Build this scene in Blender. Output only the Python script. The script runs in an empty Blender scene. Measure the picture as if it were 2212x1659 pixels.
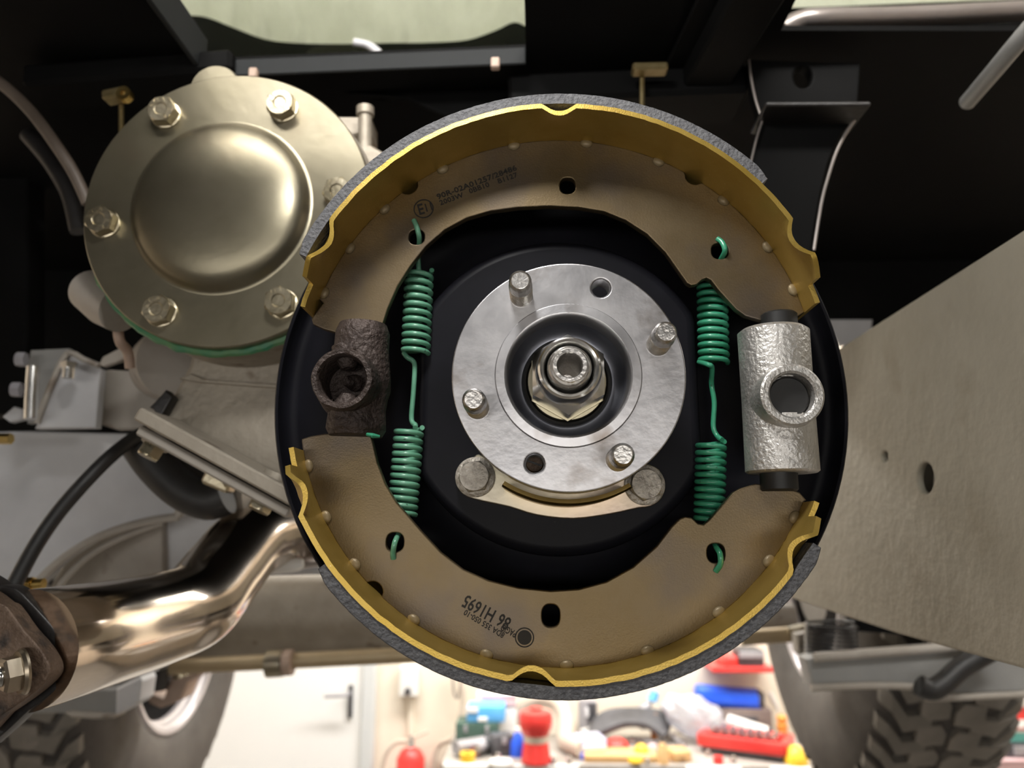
import bpy, bmesh, math, random
from mathutils import Vector, Matrix, Euler, noise
from math import sin, cos, pi, radians, atan2, hypot, sqrt
random.seed(7)
S = bpy.context.scene
COL = S.collection

# ------------------------------------------------------------------ camera, world, lights, exposure
F = 1661.0; H = 1.78; TH = radians(11); PS = radians(2.0)
C0 = Vector((0, 0, H))
cam = bpy.data.cameras.new('camera'); co = bpy.data.objects.new('camera', cam); COL.objects.link(co)
co.location = C0; co.rotation_euler = (pi/2 + TH, 0, PS)
cam.sensor_fit = 'HORIZONTAL'; cam.sensor_width = 36; cam.lens = 36*F/2212
cam.clip_start = .01; cam.clip_end = 50
cam.dof.use_dof = True; cam.dof.focus_distance = .325; cam.dof.aperture_fstop = 9.5
S.camera = co
w = bpy.data.worlds.new('world'); S.world = w; w.use_nodes = True
w.node_tree.nodes['Background'].inputs[0].default_value = (1, .93, .84, 1)
w.node_tree.nodes['Background'].inputs[1].default_value = .05
S.view_settings.view_transform = 'Standard'; S.view_settings.look = 'None'
S.view_settings.exposure = 0.0; S.view_settings.gamma = 1; S.view_settings.use_curve_mapping = False


def area(name, loc, target, size, power, col=(1, .965, .92), sy=None):
    l = bpy.data.lights.new(name, 'AREA'); l.energy = power; l.color = col; l.size = size
    if sy: l.shape = 'RECTANGLE'; l.size_y = sy
    o = bpy.data.objects.new(name, l); COL.objects.link(o); o.location = loc
    o.rotation_euler = (Vector(target) - Vector(loc)).to_track_quat('-Z', 'Y').to_euler()
    return o


# workshop ceiling tubes, two added fills, one hand-held work lamp above the photographer
area('ceiling_tube_and_fill_lamp', (-.6, 2.75, 3.05), (-.6, 3.2, 0), 1.6, 76, sy=.25)
area('ceiling_tube_and_fill_lamp', (1.0, 2.75, 3.05), (1.0, 3.2, 0), 1.6, 76, sy=.25)
area('ceiling_tube_and_fill_lamp', (-1.75, 1.0, 3.05), (-1.2, 1.2, 0), .25, 24, sy=1.6)
area('ceiling_tube_and_fill_lamp', (1.75, 1.0, 3.05), (1.2, 1.2, 0), .25, 24, sy=1.6)
area('ceiling_tube_and_fill_lamp', (0, -.6, 3.05), (0, .86, 2.5), 1.4, 60, sy=.3)  # unseen lamp added overhead to brighten the cream seat
area('front_fill_lamp', (-.2, -1.9, 1.62), (0, .5, 1.75), 2.4, 15, sy=.25)  # fill lamp added behind the camera to brighten the rail and mounts
area('work_lamp', (-.06, .16, H+.345), (.03, .34, H+.02), .08, 1.5, (1, .98, .95))

CM = Euler((pi/2 + TH, 0, PS)).to_matrix()


def ray(px, py): return CM @ Vector(((px - 1106)/F, -(py - 829.5)/F, -1))
def at(px, py, Y): r = ray(px, py); return C0 + r*(Y/r.y)
def onx(px, py, X): r = ray(px, py); return C0 + r*(X/r.x)
def onz(px, py, Z): r = ray(px, py); return C0 + r*((Z - H)/r.z)
def k_at(Y): return Y/F          # metres per picture pixel at that distance


# ------------------------------------------------------------------ materials
def mat(name, c1, c2=None, rough=.5, metal=0., scale=30., bump=0., bscale=None, rvar=.1, coat=0., stretch=None,
        trans=0., lo=.35, hi=.65, c3=None, s3=200., lo3=.62, hi3=.66, detail=6., emit=0., bdist=.002, spec=.5):
    m = bpy.data.materials.new(name); m.use_nodes = True; nt = m.node_tree; N = nt.nodes; L = nt.links
    b = N['Principled BSDF']
    b.inputs['Metallic'].default_value = metal; b.inputs['Roughness'].default_value = rough
    b.inputs['Coat Weight'].default_value = coat; b.inputs['Transmission Weight'].default_value = trans
    tc = N.new('ShaderNodeTexCoord'); mp = N.new('ShaderNodeMapping'); L.new(tc.outputs['Object'], mp.inputs[0])
    if stretch: mp.inputs['Scale'].default_value = stretch
    n = N.new('ShaderNodeTexNoise'); n.inputs['Scale'].default_value = scale; n.inputs['Detail'].default_value = detail
    n.inputs['Roughness'].default_value = .6
    L.new(mp.outputs[0], n.inputs['Vector'])
    cr = N.new('ShaderNodeValToRGB'); L.new(n.outputs['Fac'], cr.inputs[0])
    cr.color_ramp.elements[0].position = lo; cr.color_ramp.elements[1].position = hi
    cr.color_ramp.elements[0].color = (*c1, 1); cr.color_ramp.elements[1].color = (*(c2 or c1), 1)
    b.inputs['Specular IOR Level'].default_value = spec
    out = cr.outputs[0]
    if c3:
        n3 = N.new('ShaderNodeTexNoise'); n3.inputs['Scale'].default_value = s3; n3.inputs['Detail'].default_value = 3
        L.new(mp.outputs[0], n3.inputs['Vector'])
        r3 = N.new('ShaderNodeMapRange'); r3.inputs[1].default_value = lo3; r3.inputs[2].default_value = hi3
        L.new(n3.outputs['Fac'], r3.inputs[0])
        mx = N.new('ShaderNodeMixRGB'); L.new(r3.outputs[0], mx.inputs[0]); L.new(out, mx.inputs[1]); mx.inputs[2].default_value = (*c3, 1)
        out = mx.outputs[0]
    L.new(out, b.inputs['Base Color'])
    if rvar:
        rr = N.new('ShaderNodeMapRange'); rr.inputs[3].default_value = max(.02, rough - rvar); rr.inputs[4].default_value = min(1, rough + rvar)
        L.new(n.outputs['Fac'], rr.inputs[0]); L.new(rr.outputs[0], b.inputs['Roughness'])
    if bump:
        nb = N.new('ShaderNodeTexNoise'); nb.inputs['Scale'].default_value = bscale or scale*3; nb.inputs['Detail'].default_value = 4
        L.new(mp.outputs[0], nb.inputs['Vector'])
        bp = N.new('ShaderNodeBump'); bp.inputs['Strength'].default_value = bump; bp.inputs['Distance'].default_value = bdist
        L.new(nb.outputs['Fac'], bp.inputs['Height']); L.new(bp.outputs[0], b.inputs['Normal'])
    if emit:
        L.new(out, b.inputs['Emission Color']); b.inputs['Emission Strength'].default_value = emit
    return m


M = {}
M['gold_web'] = mat('gold_web', (.135, .096, .046), (.175, .132, .078), .40, .75, 18, .06, 1500, .08, c3=(.11, .09, .075), s3=26, lo3=.5, hi3=.75)
M['gold_rim'] = mat('gold_rim', (.50, .335, .065), (.60, .42, .11), .38, .75, 40, .1, 1500, .08, c3=(.75, .65, .4), s3=900, lo3=.72, hi3=.76)
M['bead'] = mat('bead', (.22, .165, .085), (.27, .21, .12), .45, .2, 60)
M['lining'] = mat('lining', (.085, .085, .092), (.15, .15, .155), .75, 0, 500, .6, 700, .1, c3=(.35, .35, .35), s3=1500, lo3=.72, hi3=.76)
M['black_plate'] = mat('black_plate', (.007, .007, .009), (.011, .011, .015), .42, 0, 12, .02, 300, .08, c3=(.05, .05, .05), s3=300, lo3=.78, hi3=.8, spec=.10)
M['machined'] = mat('machined', (.50, .495, .51), (.64, .63, .64), .38, 1, 35, .05, 300, .1, c3=(.27, .23, .20), s3=60, lo3=.58, hi3=.8)
M['bore'] = mat('bore', (.34, .35, .40), (.42, .43, .48), .40, .9, 60, .05)
M['stud'] = mat('stud', (.55, .53, .50), (.70, .68, .66), .32, 1, 120, .2, 600)
M['zinc'] = mat('zinc', (.34, .30, .20), (.42, .39, .32), .34, .95, 14, .05, 200, .08, c3=(.40, .31, .26), s3=10, lo3=.5, hi3=.8)
M['zinc_cover'] = mat('zinc_cover', (.19, .17, .115), (.25, .225, .165), .36, .9, 9, .05, 150, .06, c3=(.19, .16, .11), s3=22, lo3=.58, hi3=.78)
M['zinc_bolt'] = mat('zinc_bolt', (.46, .40, .27), (.56, .50, .37), .30, .95, 60, .1, 400)
M['silver'] = mat('silver', (.70, .70, .68), (.85, .85, .83), .22, 1, 50)
M['brass'] = mat('brass', (.60, .42, .13), (.72, .53, .2), .3, 1, 60)
M['old_brass'] = mat('old_brass', (.26, .20, .09), (.36, .29, .15), .4, .8, 60)
M['green'] = mat('green', (.035, .26, .14), (.055, .34, .20), .32, 0, 60, coat=.3, c3=(.02, .05, .035), s3=260, lo3=.68, hi3=.72)
M['pale_green'] = mat('pale_green', (.10, .30, .19), (.15, .38, .25), .35, 0, 60, coat=.3, c3=(.02, .05, .035), s3=260, lo3=.68, hi3=.72)
M['rust_cast'] = mat('rust_cast', (.035, .026, .023), (.075, .055, .047), .55, .4, 45, .9, 380, .1)
M['cast_alu'] = mat('cast_alu', (.55, .53, .50), (.72, .70, .67), .44, .8, 60, .45, 520, .08)
M['rubber'] = mat('rubber', (.014, .014, .014), (.024, .023, .022), .5, 0, 40)
M['grey_bolt'] = mat('grey_bolt', (.32, .29, .25), (.55, .51, .45), .5, .6, 260, .4, 500)
M['rail'] = mat('rail', (.27, .245, .19), (.34, .312, .25), .62, .1, 9, .5, 120, .08, c3=(.20, .165, .11), s3=14, lo3=.60, hi3=.85)
M['grey_paint'] = mat('grey_paint', (.46, .465, .48), (.56, .565, .58), .5, .1, 10, .1, 100, .08)
M['grey_dark'] = mat('grey_dark', (.22, .22, .215), (.28, .28, .27), .5, .1, 10, .1, 100)
M['grey_tan'] = mat('grey_tan', (.30, .27, .23), (.40, .37, .33), .55, .1, 14, .2, 100, c3=(.16, .12, .09), s3=30, lo3=.62, hi3=.72)
M['casting'] = mat('casting', (.29, .255, .205), (.38, .34, .28), .55, .35, 16, .4, 160, c3=(.20, .16, .12), s3=40, lo3=.66, hi3=.76)
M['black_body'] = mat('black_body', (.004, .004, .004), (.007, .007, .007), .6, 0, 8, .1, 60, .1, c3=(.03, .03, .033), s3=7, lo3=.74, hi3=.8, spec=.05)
M['black_steel'] = mat('black_steel', (.010, .009, .009), (.018, .016, .015), .42, .0, 30, .2, 200)
M['rust_plate'] = mat('rust_plate', (.10, .065, .045), (.20, .14, .10), .55, .4, 30, .5, 350, c3=(.05, .04, .035), s3=90, lo3=.55, hi3=.7)
M['stainless'] = mat('stainless', (.62, .54, .45), (.78, .70, .62), .14, 1, 16, rvar=.05)
M['slate'] = mat('slate', (.016, .018, .019), (.024, .026, .027), .6, 0, 9, spec=.15)
M['bench_wood'] = mat('bench_wood', (.34, .31, .28), (.44, .41, .38), .6, 0, 9)
M['cream'] = mat('cream', (.70, .73, .56), (.80, .83, .66), .7, 0, 12, .2, 200, stretch=(3, 3, .6))
M['pale'] = mat('pale', (.75, .75, .78), (.85, .85, .88), .4, 0, 10)
M['satin'] = mat('satin', (.36, .32, .30), (.44, .40, .38), .35, .7, 5)
M['print'] = mat('print', (.006, .005, .004), (.012, .010, .008), .7, 0, 400)
M['tyre'] = mat('tyre', (.060, .052, .047), (.10, .09, .08), .75, 0, 14, .3, 120)
M['tread'] = mat('tread', (.15, .138, .118), (.22, .20, .175), .75, 0, 14, .3, 120)
M['wheel_rim'] = mat('wheel_rim', (.45, .42, .43), (.55, .52, .53), .4, .3, 10)
M['tan_casting'] = mat('tan_casting', (.36, .26, .20), (.48, .36, .29), .55, .1, 20)
M['track_rod'] = mat('track_rod', (.42, .33, .20), (.50, .40, .26), .45, .4, 12)
M['wall'] = mat('wall', (.83, .75, .62), (.86, .78, .65), .8, 0, 3)
M['white'] = mat('white', (.84, .83, .80), (.87, .86, .83), .5, 0, 3)
M['door_white'] = mat('door_white', (.88, .88, .86), (.90, .90, .88), .4, 0, 3)
M['grey_trim'] = mat('grey_trim', (.62, .64, .64), (.66, .68, .68), .5, 0, 3)
M['concrete'] = mat('concrete', (.13, .125, .115), (.18, .17, .16), .6, 0, 4, .2, 60)
M['red'] = mat('red', (.75, .045, .04), (.82, .06, .05), .35, 0, 10)
M['blue'] = mat('blue', (.02, .10, .80), (.03, .14, .88), .35, 0, 10)
M['sky_blue'] = mat('sky_blue', (.10, .42, .85), (.16, .50, .90), .45, 0, 10)
M['yellow'] = mat('yellow', (.85, .52, .03), (.9, .6, .06), .4, 0, 10)
M['orange'] = mat('orange', (.75, .25, .04), (.82, .32, .07), .4, 0, 10)
M['teal'] = mat('teal', (.12, .50, .46), (.18, .58, .54), .4, 0, 10)
M['dark_green'] = mat('dark_green', (.05, .10, .08), (.08, .14, .11), .5, 0, 10)
M['dark_grey'] = mat('dark_grey', (.05, .05, .055), (.09, .09, .10), .5, 0, 12)
M['mid_grey'] = mat('mid_grey', (.30, .29, .31), (.42, .41, .43), .45, .2, 12)
M['beige'] = mat('beige', (.55, .47, .38), (.64, .56, .47), .6, 0, 8)
M['wood'] = mat('wood', (.62, .38, .16), (.74, .48, .23), .55, 0, 20, stretch=(1, 6, 6))
M['pink'] = mat('pink', (.72, .48, .50), (.78, .55, .57), .5, 0, 8)
M['chrome'] = mat('chrome', (.75, .75, .76), (.85, .85, .86), .12, 1, 20)
M['film'] = mat('film', (.80, .86, .95), (.9, .94, 1), .18, 0, 20, trans=.55, bump=.8, bscale=25, bdist=.02)


# ------------------------------------------------------------------ object helpers
def thing(name, label, cat, loc=(0, 0, 0), group=None):
    o = bpy.data.objects.new(name, None); COL.objects.link(o); o.location = loc; o.empty_display_size = .02
    o['label'] = label; o['category'] = cat
    if group: o['group'] = group
    return o


def tag(o, label, cat, group=None):
    o['label'] = label; o['category'] = cat
    if group: o['group'] = group
    return o


def struct(o): o['kind'] = 'structure'; return o


def root_off(p):
    v = Vector((0, 0, 0))
    while p: v += p.location; p = p.parent
    return v


def link(name, me, m, parent=None, label=None):
    o = bpy.data.objects.new(name, me); COL.objects.link(o)
    me.materials.clear(); me.materials.append(M[m] if isinstance(m, str) else m)
    if parent is not None:
        o.parent = parent; o.matrix_parent_inverse = Matrix.Translation(-root_off(parent) if parent.type == 'EMPTY' else Vector((0, 0, 0)))
    if label: o['label'] = label
    return o


def fin(name, bm, m, parent=None, sharp=35, label=None, normals=True):
    if normals: bmesh.ops.recalc_face_normals(bm, faces=bm.faces)
    me = bpy.data.meshes.new(name); bm.to_mesh(me); bm.free()
    if sharp:
        me.polygons.foreach_set('use_smooth', [True]*len(me.polygons)); me.set_sharp_from_angle(angle=radians(sharp))
    return link(name, me, m, parent, label)


def frame(loc, axis=(0, -1, 0), up=(0, 0, 1), roll=0):
    z = Vector(axis).normalized(); y = Vector(up); y = (y - z*y.dot(z)).normalized(); x = y.cross(z)
    m3 = Matrix((x, y, z)).transposed()
    return Matrix.Translation(loc) @ m3.to_4x4() @ Matrix.Rotation(roll, 4, 'Z')


def lathe(bm, prof, fr, seg=48, close=False, ph=0, sx=1):
    rings = []
    for r, h in prof:
        if r < 1e-7: rings.append([bm.verts.new(fr @ Vector((0, 0, h)))])
        else: rings.append([bm.verts.new(fr @ Vector((r*sx*cos(2*pi*i/seg + ph), r*sin(2*pi*i/seg + ph), h))) for i in range(seg)])
    pairs = list(zip(rings, rings[1:]))
    if close: pairs.append((rings[-1], rings[0]))
    for a, b in pairs:
        for i in range(seg):
            j = (i+1) % seg
            if len(a) == 1 and len(b) == 1: continue
            if len(a) == 1: bm.faces.new((a[0], b[i], b[j]))
            elif len(b) == 1: bm.faces.new((a[i], a[j], b[0]))
            else: bm.faces.new((a[i], a[j], b[j], b[i]))
    return bm


def Lathe(*a, **k): return lathe(bmesh.new(), *a, **k)


def tube(bm, pts, r, seg=10, caps=True):
    pts = [Vector(p) for p in pts]; n = len(pts); rs = r if isinstance(r, (list, tuple)) else [r]*n
    t0 = (pts[1] - pts[0]).normalized(); u = t0.orthogonal().normalized(); rings = []
    for i in range(n):
        t = (pts[min(i+1, n-1)] - pts[max(i-1, 0)])
        t = t.normalized() if t.length > 1e-9 else t0
        u = (u - t*u.dot(t)).normalized(); v = t.cross(u)
        rings.append([bm.verts.new(pts[i] + (u*cos(2*pi*k/seg) + v*sin(2*pi*k/seg))*rs[i]) for k in range(seg)])
    for a, b in zip(rings, rings[1:]):
        for k in range(seg): bm.faces.new((a[k], a[(k+1) % seg], b[(k+1) % seg], b[k]))
    if caps: bm.faces.new(rings[0][::-1]); bm.faces.new(rings[-1])
    return bm


def Tube(*a, **k): return tube(bmesh.new(), *a, **k)


def smooth(pts, n=6, closed=False):
    P = [Vector(p) for p in pts]; out = []; N = len(P)
    for i in range(N if closed else N-1):
        if closed: p0, p1, p2, p3 = P[i-1], P[i], P[(i+1) % N], P[(i+2) % N]
        else: p0, p1, p2, p3 = P[max(i-1, 0)], P[i], P[i+1], P[min(i+2, N-1)]
        for k in range(n):
            t = k/n
            out.append(.5*((2*p1) + (p2-p0)*t + (2*p0-5*p1+4*p2-p3)*t*t + (3*p1-p0-3*p2+p3)*t**3))
    if not closed: out.append(P[-1])
    return out


def box(bm, c, s, rot=None, bev=0., seg=1):
    r = bmesh.ops.create_cube(bm, size=1)
    vs = r['verts']
    m = Matrix.Translation(c) @ (rot.to_4x4() if rot else Matrix.Identity(4)) @ Matrix.Diagonal((*s, 1))
    bmesh.ops.transform(bm, matrix=m, verts=vs)
    if bev:
        es = list({e for v in vs for e in v.link_edges})
        bmesh.ops.bevel(bm, geom=es, offset=bev, segments=seg, profile=.5, affect='EDGES')
    return bm


def Box(*a, **k): return box(bmesh.new(), *a, **k)


def sphere(bm, c, s, u=16, v=10):
    r = bmesh.ops.create_uvsphere(bm, u_segments=u, v_segments=v, radius=1)
    bmesh.ops.transform(bm, matrix=Matrix.Translation(c) @ Matrix.Diagonal((*s, 1)), verts=r['verts'])
    return bm


def plate2(name, outs, plane, off, th, m, parent=None, bev=0., label=None, sharp=24, bres=2):
    """closed 2D outlines (first outer, others holes) filled and thickened; plane 'x','y','z'; off = the near face"""
    cu = bpy.data.curves.new('c', 'CURVE'); cu.dimensions = '2D'; cu.fill_mode = 'BOTH'
    cu.extrude = max(th/2 - bev, 1e-5); cu.bevel_depth = bev; cu.bevel_resolution = bres; cu.offset = -bev
    for o in outs:
        sp = cu.splines.new('POLY'); sp.points.add(len(o)-1); sp.use_cyclic_u = True
        for p, q in zip(sp.points, o): p.co = (q[0], q[1], 0, 1)
    ob = bpy.data.objects.new('c', cu); me = bpy.data.meshes.new_from_object(ob); bpy.data.objects.remove(ob); bpy.data.curves.remove(cu)
    mid = off + th/2
    for v in me.vertices:
        x, y, z = v.co
        v.co = {'y': (x, mid - z, y), 'x': (mid + z, x, y), 'z': (x, y, mid + z)}[plane]
    bm = bmesh.new(); bm.from_mesh(me); bpy.data.meshes.remove(me)
    bmesh.ops.remove_doubles(bm, verts=bm.verts, dist=1e-6)
    o = fin(name, bm, m, parent, sharp, label); ax = 'xyz'.index(plane)
    for f in o.data.polygons:
        if abs(f.normal[ax]) > .999: f.use_smooth = False
    return o


def circ(c, r, n=32, ry=None): return [(c[0] + r*cos(2*pi*i/n), c[1] + (ry or r)*sin(2*pi*i/n)) for i in range(n)]


def plate(name, outs, Y, th, m, parent=None, bev=0., sm=0, label=None, **k):
    """outlines given as picture measurements, laid in the upright plane at distance Y"""
    res = []
    for o in outs:
        if sm: o = [tuple(p)[:2] for p in smooth([(a, b, 0) for a, b in o], sm, True)]
        res.append([(at(a, b, Y).x, at(a, b, Y).z) for a, b in o])
    return plate2(name, res, 'y', Y, th, m, parent, bev, label, **k)


def text(name, s, loc, size, m, parent, axis=(0, -1, 0), up=(0, 0, 1), roll=0, ext=.00012, sx=1., align='CENTER', bold=0.):
    cu = bpy.data.curves.new('t', 'FONT'); cu.body = s; cu.size = size; cu.extrude = ext; cu.align_x = align; cu.align_y = 'CENTER'
    cu.resolution_u = 2; cu.offset = bold
    ob = bpy.data.objects.new('t', cu); me = bpy.data.meshes.new_from_object(ob); bpy.data.objects.remove(ob); bpy.data.curves.remove(cu)
    me.transform(frame(loc, axis, up, roll) @ Matrix.Diagonal((sx, 1, 1, 1)))
    return link(name, me, m, parent)


def pierce(bm, c, r, y):
    """open the near skin of a casting where a round passage of radius r runs along y"""
    bmesh.ops.subdivide_edges(bm, edges=bm.edges[:], cuts=3, use_grid_fill=True)
    dead = [f for f in bm.faces if f.calc_center_median().y < y and hypot(f.calc_center_median().x - c.x, f.calc_center_median().z - c.z) < r]
    bmesh.ops.delete(bm, geom=dead, context='FACES')


def hexbolt(label, loc, af, h, m='zinc_bolt', wr=0, wh=0, roll=0, group=None, name='hex_bolt', stamp=None, axis=(0, -1, 0), wm=None, dish=True, up=(0, 0, 1), ph=0.):
    t = thing(name, label, 'bolt', loc, group); fr = frame(loc, axis, up, roll); R = af/sqrt(3)
    z0 = 0
    if wr:
        fin('washer', Lathe([(0, 0), (wr, 0), (wr, wh*.8), (wr - wh*.3, wh), (R*.5, wh), (0, wh)], fr, 40), wm or m, t); z0 = wh
    bm = Lathe([(0, z0), (R, z0), (R, z0 + h*.86)], fr, 6)
    # chamfered top: hexagon meets a circle
    n = 36; A = []; B = []
    for i in range(n):
        a = 2*pi*i/n; rr = R*cos(pi/6)/cos(((a) % (pi/3)) - pi/6)
        A.append(bm.verts.new(fr @ Vector((rr*cos(a), rr*sin(a), z0 + h*(.93 - .10*(rr/R - .866)/.134)))))
        B.append(bm.verts.new(fr @ Vector((R*.86*cos(a), R*.86*sin(a), z0 + h))))
    low = [bm.verts.new(fr @ Vector((v[0], v[1], z0 + h*.8))) for v in [((R*cos(pi/6)/cos(((2*pi*i/n) % (pi/3)) - pi/6))*cos(2*pi*i/n), (R*cos(pi/6)/cos(((2*pi*i/n) % (pi/3)) - pi/6))*sin(2*pi*i/n)) for i in range(n)]]
    for i in range(n):
        j = (i+1) % n
        bm.faces.new((low[i], low[j], A[j], A[i])); bm.faces.new((A[i], A[j], B[j], B[i]))
    if dish:
        Cc = [bm.verts.new(fr @ Vector((R*.46*cos(2*pi*i/n), R*.46*sin(2*pi*i/n), z0 + h))) for i in range(n)]
        D = [bm.verts.new(fr @ Vector((R*.38*cos(2*pi*i/n), R*.38*sin(2*pi*i/n), z0 + h*.9))) for i in range(n)]
        for i in range(n):
            j = (i+1) % n
            bm.faces.new((B[i], B[j], Cc[j], Cc[i])); bm.faces.new((Cc[i], Cc[j], D[j], D[i]))
        bm.faces.new(D)
    else: bm.faces.new(B)
    bh = fin('bolt_head', bm, m, t, 25)
    if stamp:
        ups = Vector(up); zz = Vector(axis)
        for s, a0 in stamp:
            for i, ch in enumerate(s):
                a = a0 - (i - (len(s)-1)/2)*.46
                p = fr @ Matrix.Rotation(-roll, 4, 'Z') @ Vector((R*.66*cos(a), R*.66*sin(a), z0 + h + .00006))
                text('stamped_mark', ch, p, R*.42, m, bh, axis, up, a - pi/2, .00015, bold=.0)
    return t


# ------------------------------------------------------------------ the workshop (setting)
WY = 3.75
def wallbox(name, c, s, m): return struct(fin(name, Box(c, s), m, None, 0))
wallbox('floor', (0, 1, -.05), (5.2, 6.2, .1), 'concrete')
wallbox('ceiling', (0, 1, 3.15), (5.2, 6.2, .1), 'white')
wallbox('wall_back', (0, WY+.05, 1.55), (5.2, .1, 3.1), 'wall')
wallbox('wall_left', (-2.55, 1, 1.55), (.1, 5.6, 3.1), 'beige')
wallbox('wall_right', (2.55, 1, 1.55), (.1, 5.6, 3.1), 'beige')
wallbox('wall_front', (0, -2.05, 1.55), (5.2, .1, 3.1), 'concrete')
xr = at(786, 1520, WY).x; xl = xr - .93
d = thing('door_1', 'white flush steel door with a dark lever handle', 'door', (xl, WY, 0)); d['kind'] = 'structure'
fin('door_leaf', Box(((xl+xr)/2, WY-.02, 1.02), (xr-xl, .04, 2.03), bev=.004), 'door_white', d)
for a, b in ((xl-.03, 'l'), (xr+.03, 'r')): fin('door_frame', Box((a, WY-.03, 1.04), (.06, .06, 2.08), bev=.006), 'grey_trim', d)
fin('door_frame', Box(((xl+xr)/2, WY-.03, 2.08), (xr-xl+.12, .06, .06), bev=.006), 'grey_trim', d)
p = at(757, 1515, WY-.045)
bm = Box((p.x, WY-.047, p.z), (.022, .012, .145), bev=.005, seg=2); hp_ = fin('handle_plate', bm, 'dark_grey', d)
q = at(755, 1497, WY-.05)
bm = Tube(smooth([(q.x, WY-.05, q.z), (q.x, WY-.10, q.z), (q.x-.02, WY-.108, q.z), (q.x-.10, WY-.108, q.z-.004)], 5), .008, 10); fin('lever_handle', bm, 'mid_grey', hp_)

# ------------------------------------------------------------------ brake: measurements
YF, YW, YB = .312, .341, .371
AX = at(1227.5, 813, YF); AX = Vector((at(1227.5, 815, YF).x, 0, H + .0645))
def axp(Y): return Vector((AX.x, Y, AX.z))
RI, TP, TL = .1163, .0022, .0052

# backing plate
bp = thing('brake_backing_plate', 'black dished round backing plate behind both brake shoes', 'brake plate', axp(.388))
BX = Vector((AX.x - .003, 0, AX.z + .001))
fr = frame((BX.x, 0, BX.z))     # local z = -Y
prof = [(0, -.376), (.070, -.376), (.080, -.377), (.086, -.3805), (.091, -.382), (.099, -.382), (.105, -.3795), (.112, -.379), (.126, -.379), (.131, -.3815), (.1345, -.382), (.1370, -.380),
        (.1378, -.374), (.1382, -.3712), (.1392, -.3706), (.1400, -.3715), (.1403, -.376), (.1403, -.387), (.13, -.389), (0, -.389)]
fin('dished_disc', Lathe(prof, fr, 128), 'black_plate', bp, 50)
pts = []
for i in range(96):
    a = 2*pi*i/96; r = .076
    x = max(-.0665, min(.0665, r*cos(a))); pts.append((BX.x + x, BX.z + r*sin(a)))
plate2('raised_centre', [pts], 'y', .3575, .02, 'black_plate', bp, bev=.005, bres=4)

# ------------------------------------------------------------------ brake shoes
def phi(px, py, Y, c):
    p = at(px, py, Y); return atan2(p.z - c[1], p.x - c[0])


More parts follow.
